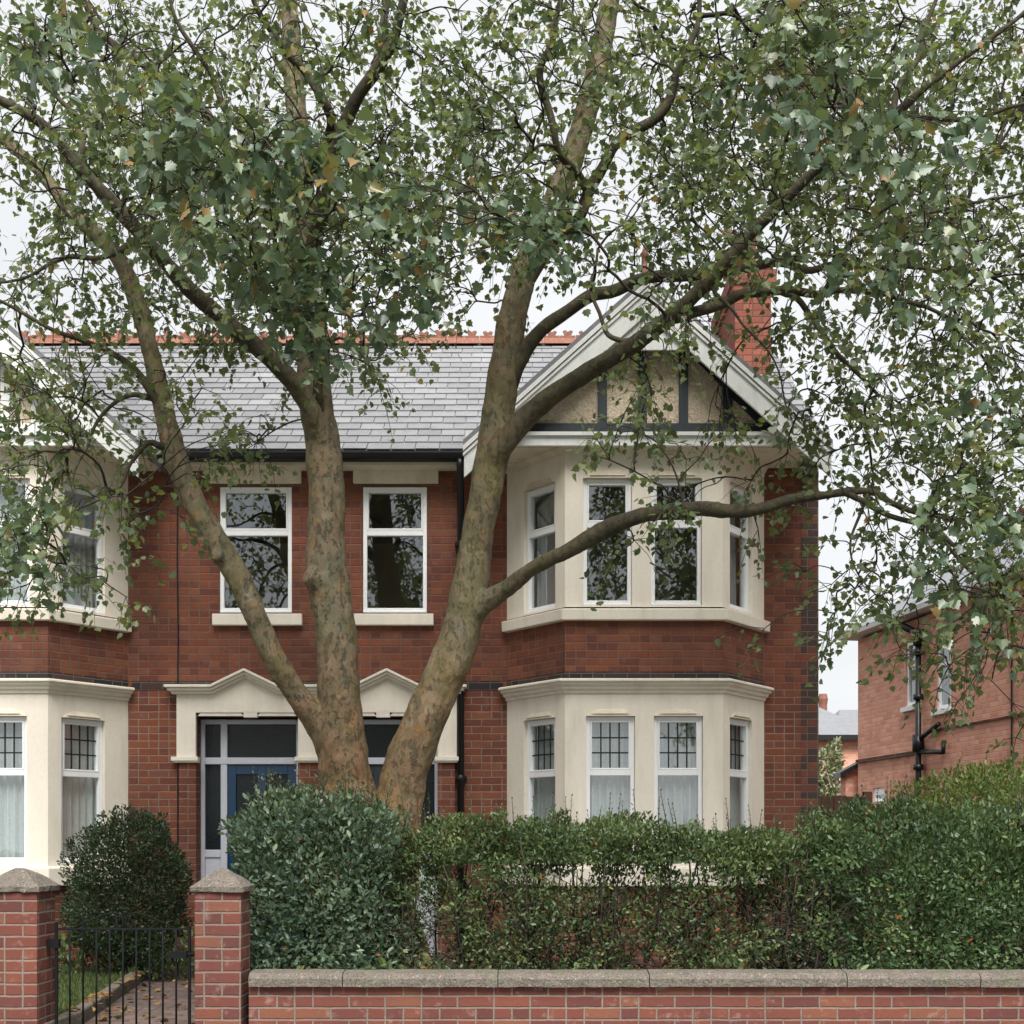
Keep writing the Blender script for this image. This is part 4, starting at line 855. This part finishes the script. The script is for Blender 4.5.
LM = [  # separate smaller limbs
 [(506, 392, 10.5, 24), (524, 352, 10.45, 19), (545, 330, 10.4, 18), (575, 306, 10.35, 17), (612, 288, 10.3, 16), (660, 275, 10.2, 15), (735, 270, 10.15, 13), (778, 266, 10.1, 11), (812, 271, 10.1, 9), (848, 265, 10.1, 8), (896, 269, 10.1, 6), (960, 275, 10, 4)],
 [(676, 318, 9.55, 15), (698, 310, 9.6, 14), (732, 297, 9.65, 13), (768, 291, 9.7, 12), (815, 294, 9.7, 10), (852, 287, 9.7, 8), (900, 300, 9.7, 6), (960, 320, 9.7, 4)],
 [(780, 291, 9.7, 9), (800, 303, 9.7, 8), (822, 332, 9.7, 7), (846, 365, 9.7, 6), (880, 395, 9.7, 4)],
 [(846, 493, 9.42, 9), (862, 500, 9.4, 8), (889, 517, 9.4, 7), (932, 530, 9.3, 6), (975, 563, 9.2, 4), (1010, 600, 9.1, 3)],
 [(522, 288, 10.55, 22), (548, 252, 10.45, 18), (575, 213, 10.3, 16), (596, 180, 10.2, 15), (620, 143, 10.1, 13), (658, 113, 10.0, 12), (684, 60, 9.9, 9), (700, 0, 9.8, 6), (710, -70, 9.7, 3)],
 [(590, 192, 10.25, 11), (580, 178, 10.1, 11), (563, 153, 9.9, 10), (549, 108, 9.8, 10), (542, 70, 9.7, 9), (552, 38, 9.6, 8), (562, 0, 9.5, 7), (570, -60, 9.4, 4)],
 [(306, 280, 10.6, 22), (318, 220, 10.4, 20), (334, 150, 10.2, 19), (352, 105, 10.1, 17), (372, 73, 10.0, 16), (392, 38, 9.9, 14), (405, 0, 9.8, 11), (420, -80, 9.7, 6)],
 [(372, 75, 10.0, 11), (384, 38, 10.1, 10), (388, 0, 10.2, 8), (396, -60, 10.3, 4)],
 [(304, 190, 10.65, 13), (333, 115, 9.6, 12), (307, 73, 9.5, 11), (283, 48, 9.4, 9), (257, 15, 9.3, 7), (240, -50, 9.2, 4)],
 [(303, 245, 10.65, 20), (270, 190, 10.9, 17), (225, 143, 11.1, 15), (193, 97, 11.2, 13), (150, 70, 11.3, 11), (113, 43, 11.4, 9), (88, 5, 11.5, 7), (60, -60, 11.6, 4)],
 [(290, 215, 10.8, 10), (250, 147, 10.2, 10), (226, 112, 10.1, 9), (205, 70, 10, 7), (180, 20, 9.9, 5), (160, -50, 9.8, 3)],
 [(318, 412, 10.48, 14), (322, 380, 10.35, 12), (325, 352, 10.2, 10), (318, 328, 10.1, 8), (304, 312, 10.0, 6), (292, 300, 9.9, 4)],
 [(168, 420, 10.4, 14), (140, 376, 10.3, 10), (112, 355, 10.2, 8), (75, 338, 10.1, 7), (44, 326, 10.0, 5), (0, 300, 9.9, 4), (-40, 290, 9.8, 3)],
 [(158, 400, 10.4, 10), (135, 395, 10.3, 7), (112, 404, 10.2, 5), (95, 430, 10.1, 4), (78, 465, 10.0, 3), (72, 500, 9.9, 2)],
 [(176, 455, 10.42, 10), (150, 440, 10.3, 7), (130, 465, 10.2, 5), (115, 495, 10.1, 4), (70, 510, 10.0, 3), (30, 545, 9.9, 2)],
 [(142, 238, 9.55, 9), (105, 255, 9.6, 7), (70, 258, 9.7, 6), (30, 280, 9.7, 4), (-20, 285, 9.7, 3)],
 [(80, 170, 9.3, 9), (82, 140, 9.3, 8), (88, 120, 9.3, 7), (60, 98, 9.3, 6), (40, 80, 9.3, 5), (20, 40, 9.3, 3)],
 [(640, 342, 9.75, 8), (610, 335, 9.8, 6), (598, 310, 9.9, 5), (594, 280, 10, 4), (596, 250, 10, 3)],
 [(888, 121, 8.8, 9), (905, 80, 8.8, 8), (920, 45, 8.8, 7), (935, 0, 8.8, 5), (945, -50, 8.8, 3)],
 [(820, 166, 8.95, 9), (815, 145, 9, 7), (800, 125, 9.1, 6), (772, 100, 9.2, 5), (768, 60, 9.3, 4), (760, 20, 9.3, 3)],
 [(905, 118, 8.8, 8), (950, 118, 8.8, 7), (990, 108, 8.7, 5), (1040, 98, 8.6, 4)],
 [(820, 300, 9.7, 7), (850, 245, 9.5, 6), (880, 225, 9.4, 5), (925, 215, 9.3, 4), (960, 205, 9.2, 4), (1030, 190, 9.1, 3)],
 [(940, 535, 9.3, 5), (960, 560, 9.3, 4), (985, 590, 9.3, 4), (1000, 640, 9.2, 3), (990, 680, 9.2, 2)],
 [(868, 493, 9.4, 5), (858, 520, 9.4, 4), (852, 545, 9.4, 3), (862, 580, 9.4, 2), (880, 600, 9.4, 2)],
 [(710, 285, 9.4, 6), (735, 320, 9.4, 4), (760, 345, 9.4, 3), (780, 380, 9.4, 2), (790, 420, 9.4, 2)],
]
skel = []
def lumpy(ob, strength):
    rm = ob.modifiers.new('remesh', 'REMESH'); rm.mode = 'VOXEL'; rm.voxel_size = .012; rm.use_smooth_shade = True
    sm = ob.modifiers.new('smooth', 'SMOOTH'); sm.iterations = 8; sm.factor = .5
    tx = bpy.data.textures.new('bark_lumps', 'CLOUDS'); tx.noise_scale = .13; tx.noise_depth = 3
    ds = ob.modifiers.new('lumps', 'DISPLACE'); ds.texture = tx; ds.strength = strength; ds.mid_level = .52; ds.texture_coords = 'LOCAL'
m = MB(); ax = []
for k, tr in enumerate(TR):
    p, r = path(tr, 9); m.tube(p, r, 18, True, .09)
    skel += [(tuple(a), b) for a, b in zip(p, r)][30 if k == 0 else 18:]
    n_ = len(p); ax += [(*a, b, min(1, max(0, (i / n_ - .06) / .22)) if k > 2 else max(0, (i / n_ - .5)) * .8) for i, (a, b) in enumerate(zip(p, r))]
for kx, ky, kd, kr, dx, dz in ((313, 578, 10.48, 9, -.045, .03), (218, 556, 10.40, 6, -.02, .01)):   # pruning stubs
    c = P3(kx, ky, kd); r_ = kr * kd / F; v_ = Vector((dx, -.06, dz))
    m.tube([c - v_ * .6, c, c + v_ * .7, c + v_ * .8, c + v_ * .55], [r_ * 1.5, r_ * 1.25, r_, r_ * .6, r_ * .3], 12, True, .25)
tmp = m.build('trunk_shape', M['bark'], None); lumpy(tmp, .022)
dg = bpy.context.evaluated_depsgraph_get(); me = bpy.data.meshes.new_from_object(tmp.evaluated_get(dg)); me.name = 'trunk'
bpy.data.objects.remove(tmp)
co_ = np.zeros(len(me.vertices) * 3, dtype=np.float32); me.vertices.foreach_get('co', co_); co_ = co_.reshape(-1, 3); A_ = np.array(ax, dtype=np.float32)
moss = np.zeros(len(co_), dtype=np.float32)
for i in range(0, len(co_), 4000):
    d_ = np.linalg.norm(co_[i:i+4000, None, :] - A_[None, :, :3], axis=2) / (A_[None, :, 3] + .02); moss[i:i+4000] = A_[np.argmin(d_, axis=1), 4]
at = me.attributes.new('moss', 'FLOAT', 'POINT'); at.data.foreach_set('value', moss)
me.vertices.foreach_set('co', (co_ - np.array(root.location, dtype=np.float32)).ravel())
me.materials.clear(); me.materials.append(M['bark']); me.polygons.foreach_set('use_smooth', [True] * len(me.polygons))
tk = bpy.data.objects.new('trunk', me); COL.objects.link(tk); tk.parent = root
for lm in LM:
    p, r = path(lm, 5); m = MB(); p2 = [a + Vector((noise.noise(a * 3), noise.noise(a * 3 + Vector((5, 0, 0))), noise.noise(a * 3 + Vector((0, 7, 0))))) * .05 * (i > 2) for i, a in enumerate(p)]
    m.tube(p2, [x * .78 for x in r], 10, True, .2); m.build('limb', M['barkd'], root, smooth=True); skel += [(tuple(a), b) for a, b in zip(p2, r)][3:]
# foliage: leafy sprays through the crown's volume, hung on twigs that grow from the nearest limb
DENS = [
 [6,7,7,7,7,7,7,7,7,7,7,7,7,8,8,8,8,7,6],
 [6,8,8,7,7,7,5,6,7,8,7,7,9,9,9,8,8,7,6],
 [6,7,7,8,7,6,6,5,7,8,6,7,9,9,9,8,7,7,6],
 [6,6,7,8,8,8,8,8,8,7,6,7,9,8,9,8,7,7,6],
 [6,5,6,7,8,8,8,7,5,6,6,6,6,7,9,8,8,7,6],
 [6,7,7,6,6,6,7,6,2,3,3,4,3,6,7,6,8,7,6],
 [6,7,6,4,3,3,4,2,0,2,4,3,3,6,8,8,8,7,6],
 [6,7,6,4,3,2,2,1,0,1,4,4,3,5,7,8,8,7,6],
 [5,6,5,4,1,1,0,0,0,1,1,4,5,5,6,7,8,7,5],
 [5,6,4,2,0,0,0,0,0,1,1,1,2,4,6,6,8,6,5],
 [3,4,1,0,0,0,0,0,0,0,0,0,0,3,5,6,7,5,4],
 [0,0,0,0,0,0,0,0,0,0,0,0,0,0,1,3,4,3,2]]
SP = []
for j, rowd in enumerate(DENS):
    for i, dv in enumerate(rowd):
        cov = min(dv / 10.0, .93); lam = -math.log(1 - cov) if cov else 0
        x0 = (i - 1) * 64; y0 = (j - 1) * 64
        if i == 0: x0 -= 64
        n = lam * 5.9 * (.60 if (i > 12 and j > 4) else .5 if (i > 11 and j > 4) else .72 if i > 11 else .80 if j > 1 else .82) * (.45 + .55 * min(1, dv / 7)) * (.7 if i < 4 and 4 < j < 8 else 1)
        n = int(n) + (random.random() < n % 1)
        for _ in range(n):
            x = x0 + random.uniform(0, 64) + (0 if i else random.uniform(-64, 64)); y = y0 + random.uniform(0, 64) - (random.uniform(0, 160) if j == 0 else 0)
            D = random.uniform(8.6, 11.6) if y > 330 else random.triangular(7.6, 14.0, 10.2)
            p = P3(x, y, D)
            if p.y > 11.6 and p.z < 8.4: p = P3(x, y, random.uniform(8.6, 11.4))
            if x > 800 and y > 440: p = P3(x, y, random.uniform(8.4, 10.4))
            for _q in range(random.choice((2, 3, 3, 4, 5))):
                SP.append((p + Vector((random.gauss(0, .16), random.gauss(0, .18), random.gauss(-.02, .09))), 0))
# nearer drooping branches with larger leaves
for (cx_, cy_, rx, ry, D0, n) in ((300, 200, 130, 75, 7.2, 21), (410, 225, 60, 60, 7.6, 10), (200, 150, 60, 40, 7.3, 16), (330, 300, 60, 45, 7.8, 15), (540, 215, 60, 35, 8.4, 12), (790, 60, 90, 55, 7.2, 11), (870, 130, 80, 40, 7.4, 10), (40, 40, 50, 40, 6.9, 7), (900, 250, 90, 60, 7.9, 9), (960, 590, 60, 60, 8.3, 7), (990, 470, 50, 90, 8.2, 7), (20, 530, 40, 60, 8.6, 6)):
    for _ in range(int(n * 1.7)):
        a = random.uniform(0, 6.28); r = math.sqrt(random.random())
        SP.append((P3(cx_ + rx * r * math.cos(a), cy_ + ry * r * math.sin(a), D0 + random.uniform(-.5, .6)), 1))
S0 = np.array([s[0] for s in skel]); SPp = np.array([tuple(s[0]) for s in SP]); kind = np.array([s[1] for s in SP])
dist = np.array([np.min(np.sum((S0 - p) ** 2, 1)) for p in SPp]); order = np.argsort(dist)
cap_n = len(S0) + len(SP) * 5; nodes = np.zeros((cap_n, 3)); nodes[:len(S0)] = S0; nn_ = len(S0); par = -np.ones(cap_n, dtype=int); plen = np.zeros(cap_n)
seglist = []; dirs = {}
for k in order:
    p = SPp[k]; dd = nodes[:nn_] - p; d2 = np.sum(dd * dd, 1) + .25 * np.clip(dd[:, 2], 0, None) ** 2 + .30 * plen[:nn_] ** 2
    j = int(np.argmin(d2)); a = nodes[j].copy(); L = np.linalg.norm(p - a) + 1e-6
    prev = j; ids = [j]
    for q in (.33, .67, 1.0):
        pt = a + (p - a) * q + (rng.normal(0, .045 * L, 3) if q < 1 else 0) + np.array([0, 0, .10 * L * math.sin(q * math.pi)])
        nodes[nn_] = pt; par[nn_] = prev; plen[nn_] = plen[j] + L * q; prev = nn_; ids.append(nn_); nn_ += 1
    seglist.append(ids); dirs[k] = unit((p - a)[None])[0]
cnt = np.zeros(nn_)
for i in range(nn_ - 1, len(S0) - 1, -1):
    cnt[i] += 1
    if par[i] >= len(S0): cnt[par[i]] += cnt[i]
tw = MB()
for ids in seglist:
    rr = [.0026 + .0010 * math.sqrt(max(cnt[i], 1)) if i >= len(S0) else .0028 + .0011 * math.sqrt(max(cnt[ids[1]], 1)) for i in ids]
    c_ = [Vector(nodes[i]) for i in ids]
    if par[ids[0]] >= 0: c_.insert(0, Vector(nodes[par[ids[0]]])); k0 = 1
    else: c_.insert(0, c_[0] * 2 - c_[1]); k0 = 1
    c_.append(c_[-1] * 2 - c_[-2]); o_, q_ = [], []
    for a in range(1, 4):
        for t in (0, .33, .67):
            p0, p1, p2, p3 = c_[a-1:a+3]
            o_.append(.5 * ((2*p1) + (p2-p0)*t + (2*p0 - 5*p1 + 4*p2 - p3)*t*t + (3*p1 - p0 - 3*p2 + p3)*t**3)); q_.append(rr[a-1] * (1-t) + rr[a] * t)
    tw.tube(o_ + [c_[4]], q_ + [rr[3]], 5, False)
lp = {0: [], 1: []}
for k in range(len(SP)):
    c = SPp[k]; d0 = dirs[k]; near = kind[k]; clump = random.gauss(0, .16) + .22 * noise.noise(Vector(c) * 1.1)
    for s_ in range(3):
        dv = unit((d0 * .7 + rng.normal(0, .65, 3) + np.array([0, 0, -.30]))[None])[0]; L = random.uniform(.18, .36)
        e = c + dv * L + np.array([0, 0, -.06]); tw.tube([c, c + dv * L * .5 + np.array([0, 0, .01]), e], [.003, .0022, .001], 4, False)
        for q in range(6 if not near else 5):
            t = .2 + .8 * q / 5; b = c + (e - c) * t
            yd = unit((dv * .5 + rng.normal(0, .6, 3) + np.array([0, 0, -.35]))[None])[0]
            nr = unit((np.array([0, -.25, .75]) + rng.normal(0, .6, 3))[None])[0]
            size = random.uniform(.036, .066) if not near else random.uniform(.046, .082)
            rv = min(.955, max(0, .5 + clump + random.gauss(0, .15))); rv = random.uniform(.955, 1) if random.random() < (.008 if not near else .014) else rv
            lp[near].append((b + yd * .03, yd, nr, size, rv))
tw.build('twigs', M['twig'], root, smooth=True)
for kd, nm, mt, T in ((0, 'crown', 'leaf', LOBED), (1, 'crown', 'leaf_near', LOBE5)):
    A = lp[kd]
    leaves(nm, np.array([a[0] for a in A]), np.array([a[1] for a in A]), np.array([a[2] for a in A]), np.array([a[3] for a in A]), np.array([a[4] for a in A]), M[mt], T, root)
print('sprays', len(SP), 'leaves', len(lp[0]), len(lp[1]))

# ------------------------------------------------------------------ the neighbouring house and what stands behind
def neighbour():
    dx, dy = .161, -.987; p0 = (PX(858, 24.0), 24.0); W = 13.0; d = (dx, dy); n = (dy, -dx)
    def u_at(px): k = (px - 512) / F; return (24.0 * k - p0[0]) / (.161 + .987 * k)
    def at(u, o=0): return (p0[0] + dx * u + n[0] * o, p0[1] + dy * u + n[1] * o)
    def zat(px, py): return PZ(py, 24.0 - .987 * u_at(px))
    root = thing('neighbour_house', (*at(6), 0), 'salmon brick house side at the right edge with black waste pipe and white windows', 'house')
    EZn = 5.03; m = MB()
    w1 = (u_at(906), u_at(918)); w2 = (u_at(937), u_at(951)); w3 = (u_at(873), u_at(884.5))
    z1 = (zat(912, 706), zat(912, 640)); z2 = (zat(944, 709), zat(944, 638)); z3 = (zat(879, 802), zat(879, 788))
    m.panel(p0, d, W, -.1, EZn, [(*w1, *z1), (*w2, *z2), (*w3, *z3)], .12)
    q = [at(0), at(0, -7), at(W, -7), at(W)]
    for i in range(3): m.quad((*q[i+1], -.1), (*q[i], -.1), (*q[i], EZn), (*q[i+1], EZn))
    m.build('wall', M['brick_far'], root)
    for w_, z_ in ((w1, z1), (w2, z2), (w3, z3)): window(root, None, p0, d, w_[0], w_[1], z_[0], z_[1], z_[0] + (z_[1]-z_[0])*.62, .08, False, None, fw=.06)
    for w_, z_ in ((w1, z1), (w2, z2)):
        m = MB(); m.obox(p0, d, w_[0] - .08, w_[1] + .08, -.05, .07, z_[0] - .08, z_[0] - .002); m.build('window_sill', M['white_wood'], root)
    m = MB(); ov = .28
    e = [at(-ov, ov), at(W + ov, ov), at(W + ov, -7 - ov), at(-ov, -7 - ov)]; r0, r1 = at(3.4, -3.5), at(W - 3.4, -3.5); rz = EZn + 2.6; ez = EZn + .12
    for poly in ((e[0], e[1], r1, r0), (e[1], e[2], r1), (e[2], e[3], r0, r1), (e[3], e[0], r0)):
        m.quad(*[(*c, rz if c in (r0, r1) else ez) for c in poly])
    rf = m.build('roof', M['slate_far'], root)
    m = MB(); m.sweep([e[0], e[1]], [(-.02, ez - .085), (.0, ez - .085), (.015, ez - .01), (-.02, ez - .005)]); m.sweep([e[3], e[0]], [(-.02, ez - .085), (.0, ez - .085), (.015, ez - .01), (-.02, ez - .005)])
    m.quad(*[(*c, ez - .08) for c in e]); m.build('fascia', M['white_wood'], rf)
    m = MB(); cu = u_at(958); c0 = at(cu, -1.2); m.obox(at(cu, -1.2), d, -.35, .35, -.9, 0, 5.2, PZ(505, c0[1])); m.obox(at(cu, -1.2), d, -.42, .42, -.97, .07, PZ(516, c0[1]), PZ(508, c0[1])); ch = m.build('chimney', M['brick_bright'], rf)
    for s_ in (-.17, .17):
        m = MB(); cc = at(cu + s_, -1.65); z_ = PZ(505, c0[1]); m.tube([(*cc, z_ - .02), (*cc, z_ + .1), (*cc, z_ + .36), (*cc, z_ + .40)], [.12, .10, .095, .12], 12); m.build('chimney_pot', M['terra'], ch, smooth=True)
    m = MB(); zs = zat(890, 755); m.obox(p0, d, 0, u_at(921), -.02, .05, zs - .06, zs); m.obox(p0, d, u_at(932), W, -.02, .03, zat(975, 722) - .03, zat(975, 722)); m.build('string_course', M['brick_quoin'], root)
    m = MB(); up = u_at(924); pp = at(up, .10); m.tube([(*pp, 0), (*pp, zat(924, 640))], .05, 10); m.tube([(*pp, zat(924, 752)), (*at(up, .1), zat(924, 735))], .10, 10)
    pq = at(u_at(948), .08); m.tube([(*pp, zat(924, 752)), (*at(u_at(938), .09), zat(938, 752)), (*pq, zat(948, 752)), (*pq, zat(948, 742))], .04, 8); m.tube([(*pp, zat(924, 740)), (*at(u_at(944), .09), zat(944, 724))], .04, 8)
    for py in (655, 700, 770): m.tube([(*pp, zat(924, py)), (*pp, zat(924, py) + .09)], .085, 10)
    hp = zat(924, 640); m.tube([(*pp, hp - .1), (*pp, hp + .06), (*pp, hp + .16)], [.07, .13, .14], 10); m.tube([(*pp, hp + .1), (*at(u_at(913), .2), hp + .30), (*at(u_at(906), .3), hp + .42)], .06, 8)
    m.build('drainpipe', M['black'], root, smooth=True)
    m = MB(); cb = at(u_at(1013), .02); m.tube([(*cb, .2), (*cb, 5.0)], .014, 6); m.build('cable', M['black'], root)
    # lean-to at the far corner
    m = MB(); X0, X1 = PX(845, 24.4), p0[0] + .35; Y0, Y1 = 24.35, 24.75; zl, zh = PZ(774, 24.4), PZ(760, 24.4)
    m.prism([(X0, -.1), (X1, -.1), (X1, zh), (X0, zl)], Y0, Y1); lt = m.build('lean_to', M['brick_far'], root)
    m = MB(); s_ = (zh - zl) / (X1 - X0); xa, xb = PX(838, 24.4), X1 + .0; m.prism([(xa, zl + s_ * (xa - X0) + .0), (xb, zh + .0), (xb, zh + .09), (xa, zl + s_ * (xa - X0) + .09)], Y0 - .12, Y1); m.build('lean_to_roof', M['black'], lt)
neighbour()
def far_house():
    D = 40.0; x0, x1 = PX(740, D), PX(870, D); y1 = D + 7; ez = PZ(736, D)
    root = thing('distant_house', ((x0 + x1) / 2, D + 3, 0), 'small distant brick house with slate roof in the gap between the houses', 'house')
    m = MB(); m.box(x0, x1, D, y1, -.1, ez); m.build('wall', M['brick_far'], root)
    m = MB(); a = [(x0 - .3, D - .3), (x1 + .3, D - .3), (x1 + .3, y1 + .3), (x0 - .3, y1 + .3)]; ym = D + 3.5; rx0, rx1 = x0 + 1.2, PX(806, D); rz = PZ(697, D) + .6
    pts = [(*c, ez) for c in a]; r0, r1 = (rx0, ym, rz), (rx1, ym, rz)
    m.quad(pts[0], pts[1], r1, r0); m.quad(pts[1], pts[2], r1); m.quad(pts[2], pts[3], r0, r1); m.quad(pts[3], pts[0], r0)
    rf = m.build('roof', M['slate_far'], root)
    m = MB(); m.box(a[0][0], a[1][0], D - .36, D - .302, ez - .14, ez + .01); m.build('gutter', M['black'], rf)
    m = MB(); cx = PX(823, D + 4); m.tube([(cx, D + 4, rz - 1.2), (cx, D + 4, PZ(705, D + 4)), (cx, D + 4, PZ(699, D + 4)), (cx, D + 4, PZ(694, D + 4))], [.15, .14, .17, .13], 10); m.build('chimney', M['terra'], rf)
    # second roof further back
    m = MB(); D2 = 60; xa, xb = PX(842, D2), PX(905, D2)
    root2 = thing('distant_house', ((xa + xb) / 2, D2 + 3, 0), 'farthest house, only a sliver of pale roof beside the salmon brick house', 'house')
    m.box(xa, xb, D2, D2 + 6, -.1, PZ(727, D2)); m.build('wall', M['brick_far'], root2)
    m = MB(); z0, z1 = PZ(729, D2), PZ(703, D2); m.quad((xa - .3, D2 - .3, z0), (xb + .3, D2 - .3, z0), (xb + .3, D2 + 3, z1), (PX(856, D2), D2 + 3, z1)); m.quad((xb + .3, D2 + 6.3, z0), (xa - .3, D2 + 6.3, z0), (PX(856, D2), D2 + 3, z1), (xb + .3, D2 + 3, z1)); m.quad((xa - .3, D2 + 6.3, z0), (xa - .3, D2 - .3, z0), (PX(856, D2), D2 + 3, z1)); m.build('roof', M['slate_far'], root2)
far_house()
root = thing('board_fence', (4.4, 15.0, 0), 'dark brown board fence in the gap beside the house corner', 'fence')
x = XR + .05; i = 0
pan = MB()
while x < 7.2:
    zt = PZ(796, 15.0) if x < PX(862, 15) else PZ(804, 15.0)
    pan.box(x, x + .135, 15.0 + (.012 if i % 2 else 0), 15.022 + (.012 if i % 2 else 0), 0, zt + random.uniform(-.01, .01)); x += .128; i += 1
pan.build('boards', M['fence'], root)
for xx in (XR + .06, PX(862, 15), 6.0):
    b = MB(); b.box(xx, xx + .09, 14.9, 14.995, 0, PZ(792, 15)); b.build('post', M['fence'], root)

# ------------------------------------------------------------------ light, sky, camera
az, el = R(6), R(52)                      # soft light from the front right
sun = bpy.data.lights.new('sun', 'SUN'); sun.energy = 2.5; sun.angle = R(32); sun.color = (1, .965, .92)
so = bpy.data.objects.new('sun', sun); COL.objects.link(so); so.location = (8, -10, 20)
dirv = Vector((-math.sin(az) * math.cos(el), math.cos(az) * math.cos(el), -math.sin(el)))
so.rotation_euler = dirv.to_track_quat('-Z', 'Y').to_euler()
w = bpy.data.worlds.new('World'); sc.world = w; w.use_nodes = True
nt = w.node_tree; nt.nodes.clear()
out = nt.nodes.new('ShaderNodeOutputWorld'); bg = nt.nodes.new('ShaderNodeBackground'); bg.inputs[1].default_value = .05
sky = nt.nodes.new('ShaderNodeTexSky'); sky.sky_type = 'NISHITA'; sky.sun_disc = False; sky.sun_elevation = el; sky.sun_rotation = math.pi - az
sky.air_density = 1.0; sky.dust_density = 3.0
tc = nt.nodes.new('ShaderNodeTexCoord'); mp = nt.nodes.new('ShaderNodeMapping'); mp.inputs['Scale'].default_value = (1, 1, 2.2)
nz = nt.nodes.new('ShaderNodeTexNoise'); nz.inputs['Scale'].default_value = 2.4; nz.inputs['Detail'].default_value = 5
rp = nt.nodes.new('ShaderNodeValToRGB'); rp.color_ramp.elements[0].position = .3; rp.color_ramp.elements[0].color = (5.2, 5.3, 5.4, 1); rp.color_ramp.elements[1].position = .7; rp.color_ramp.elements[1].color = (6.3, 6.38, 6.42, 1)
mx = nt.nodes.new('ShaderNodeMix'); mx.data_type = 'RGBA'; mx.inputs[0].default_value = .94    # nearly closed cloud cover over the clear sky
nt.links.new(tc.outputs['Generated'], mp.inputs[0]); nt.links.new(mp.outputs[0], nz.inputs['Vector']); nt.links.new(nz.outputs[0], rp.inputs[0])
nt.links.new(sky.outputs[0], mx.inputs[6]); nt.links.new(rp.outputs[0], mx.inputs[7]); nt.links.new(mx.outputs[2], bg.inputs[0]); nt.links.new(bg.outputs[0], out.inputs[0])
cam = bpy.data.cameras.new('camera'); co = bpy.data.objects.new('camera', cam); COL.objects.link(co)
co.location = (0, 0, HC); co.rotation_euler = (R(90), 0, 0); cam.sensor_width = 36; cam.lens = F / 1024 * 36; cam.shift_y = (HY - 512) / 1024
cam.clip_end = 1500; cam.clip_start = .1
sc.camera = co
sc.view_settings.view_transform = 'Standard'; sc.view_settings.look = 'None'; sc.view_settings.exposure = 1.72; sc.view_settings.gamma = 1
sc.render.resolution_x = sc.render.resolution_y = 1024
sc.cycles.max_bounces = 8; sc.cycles.transparent_max_bounces = 12
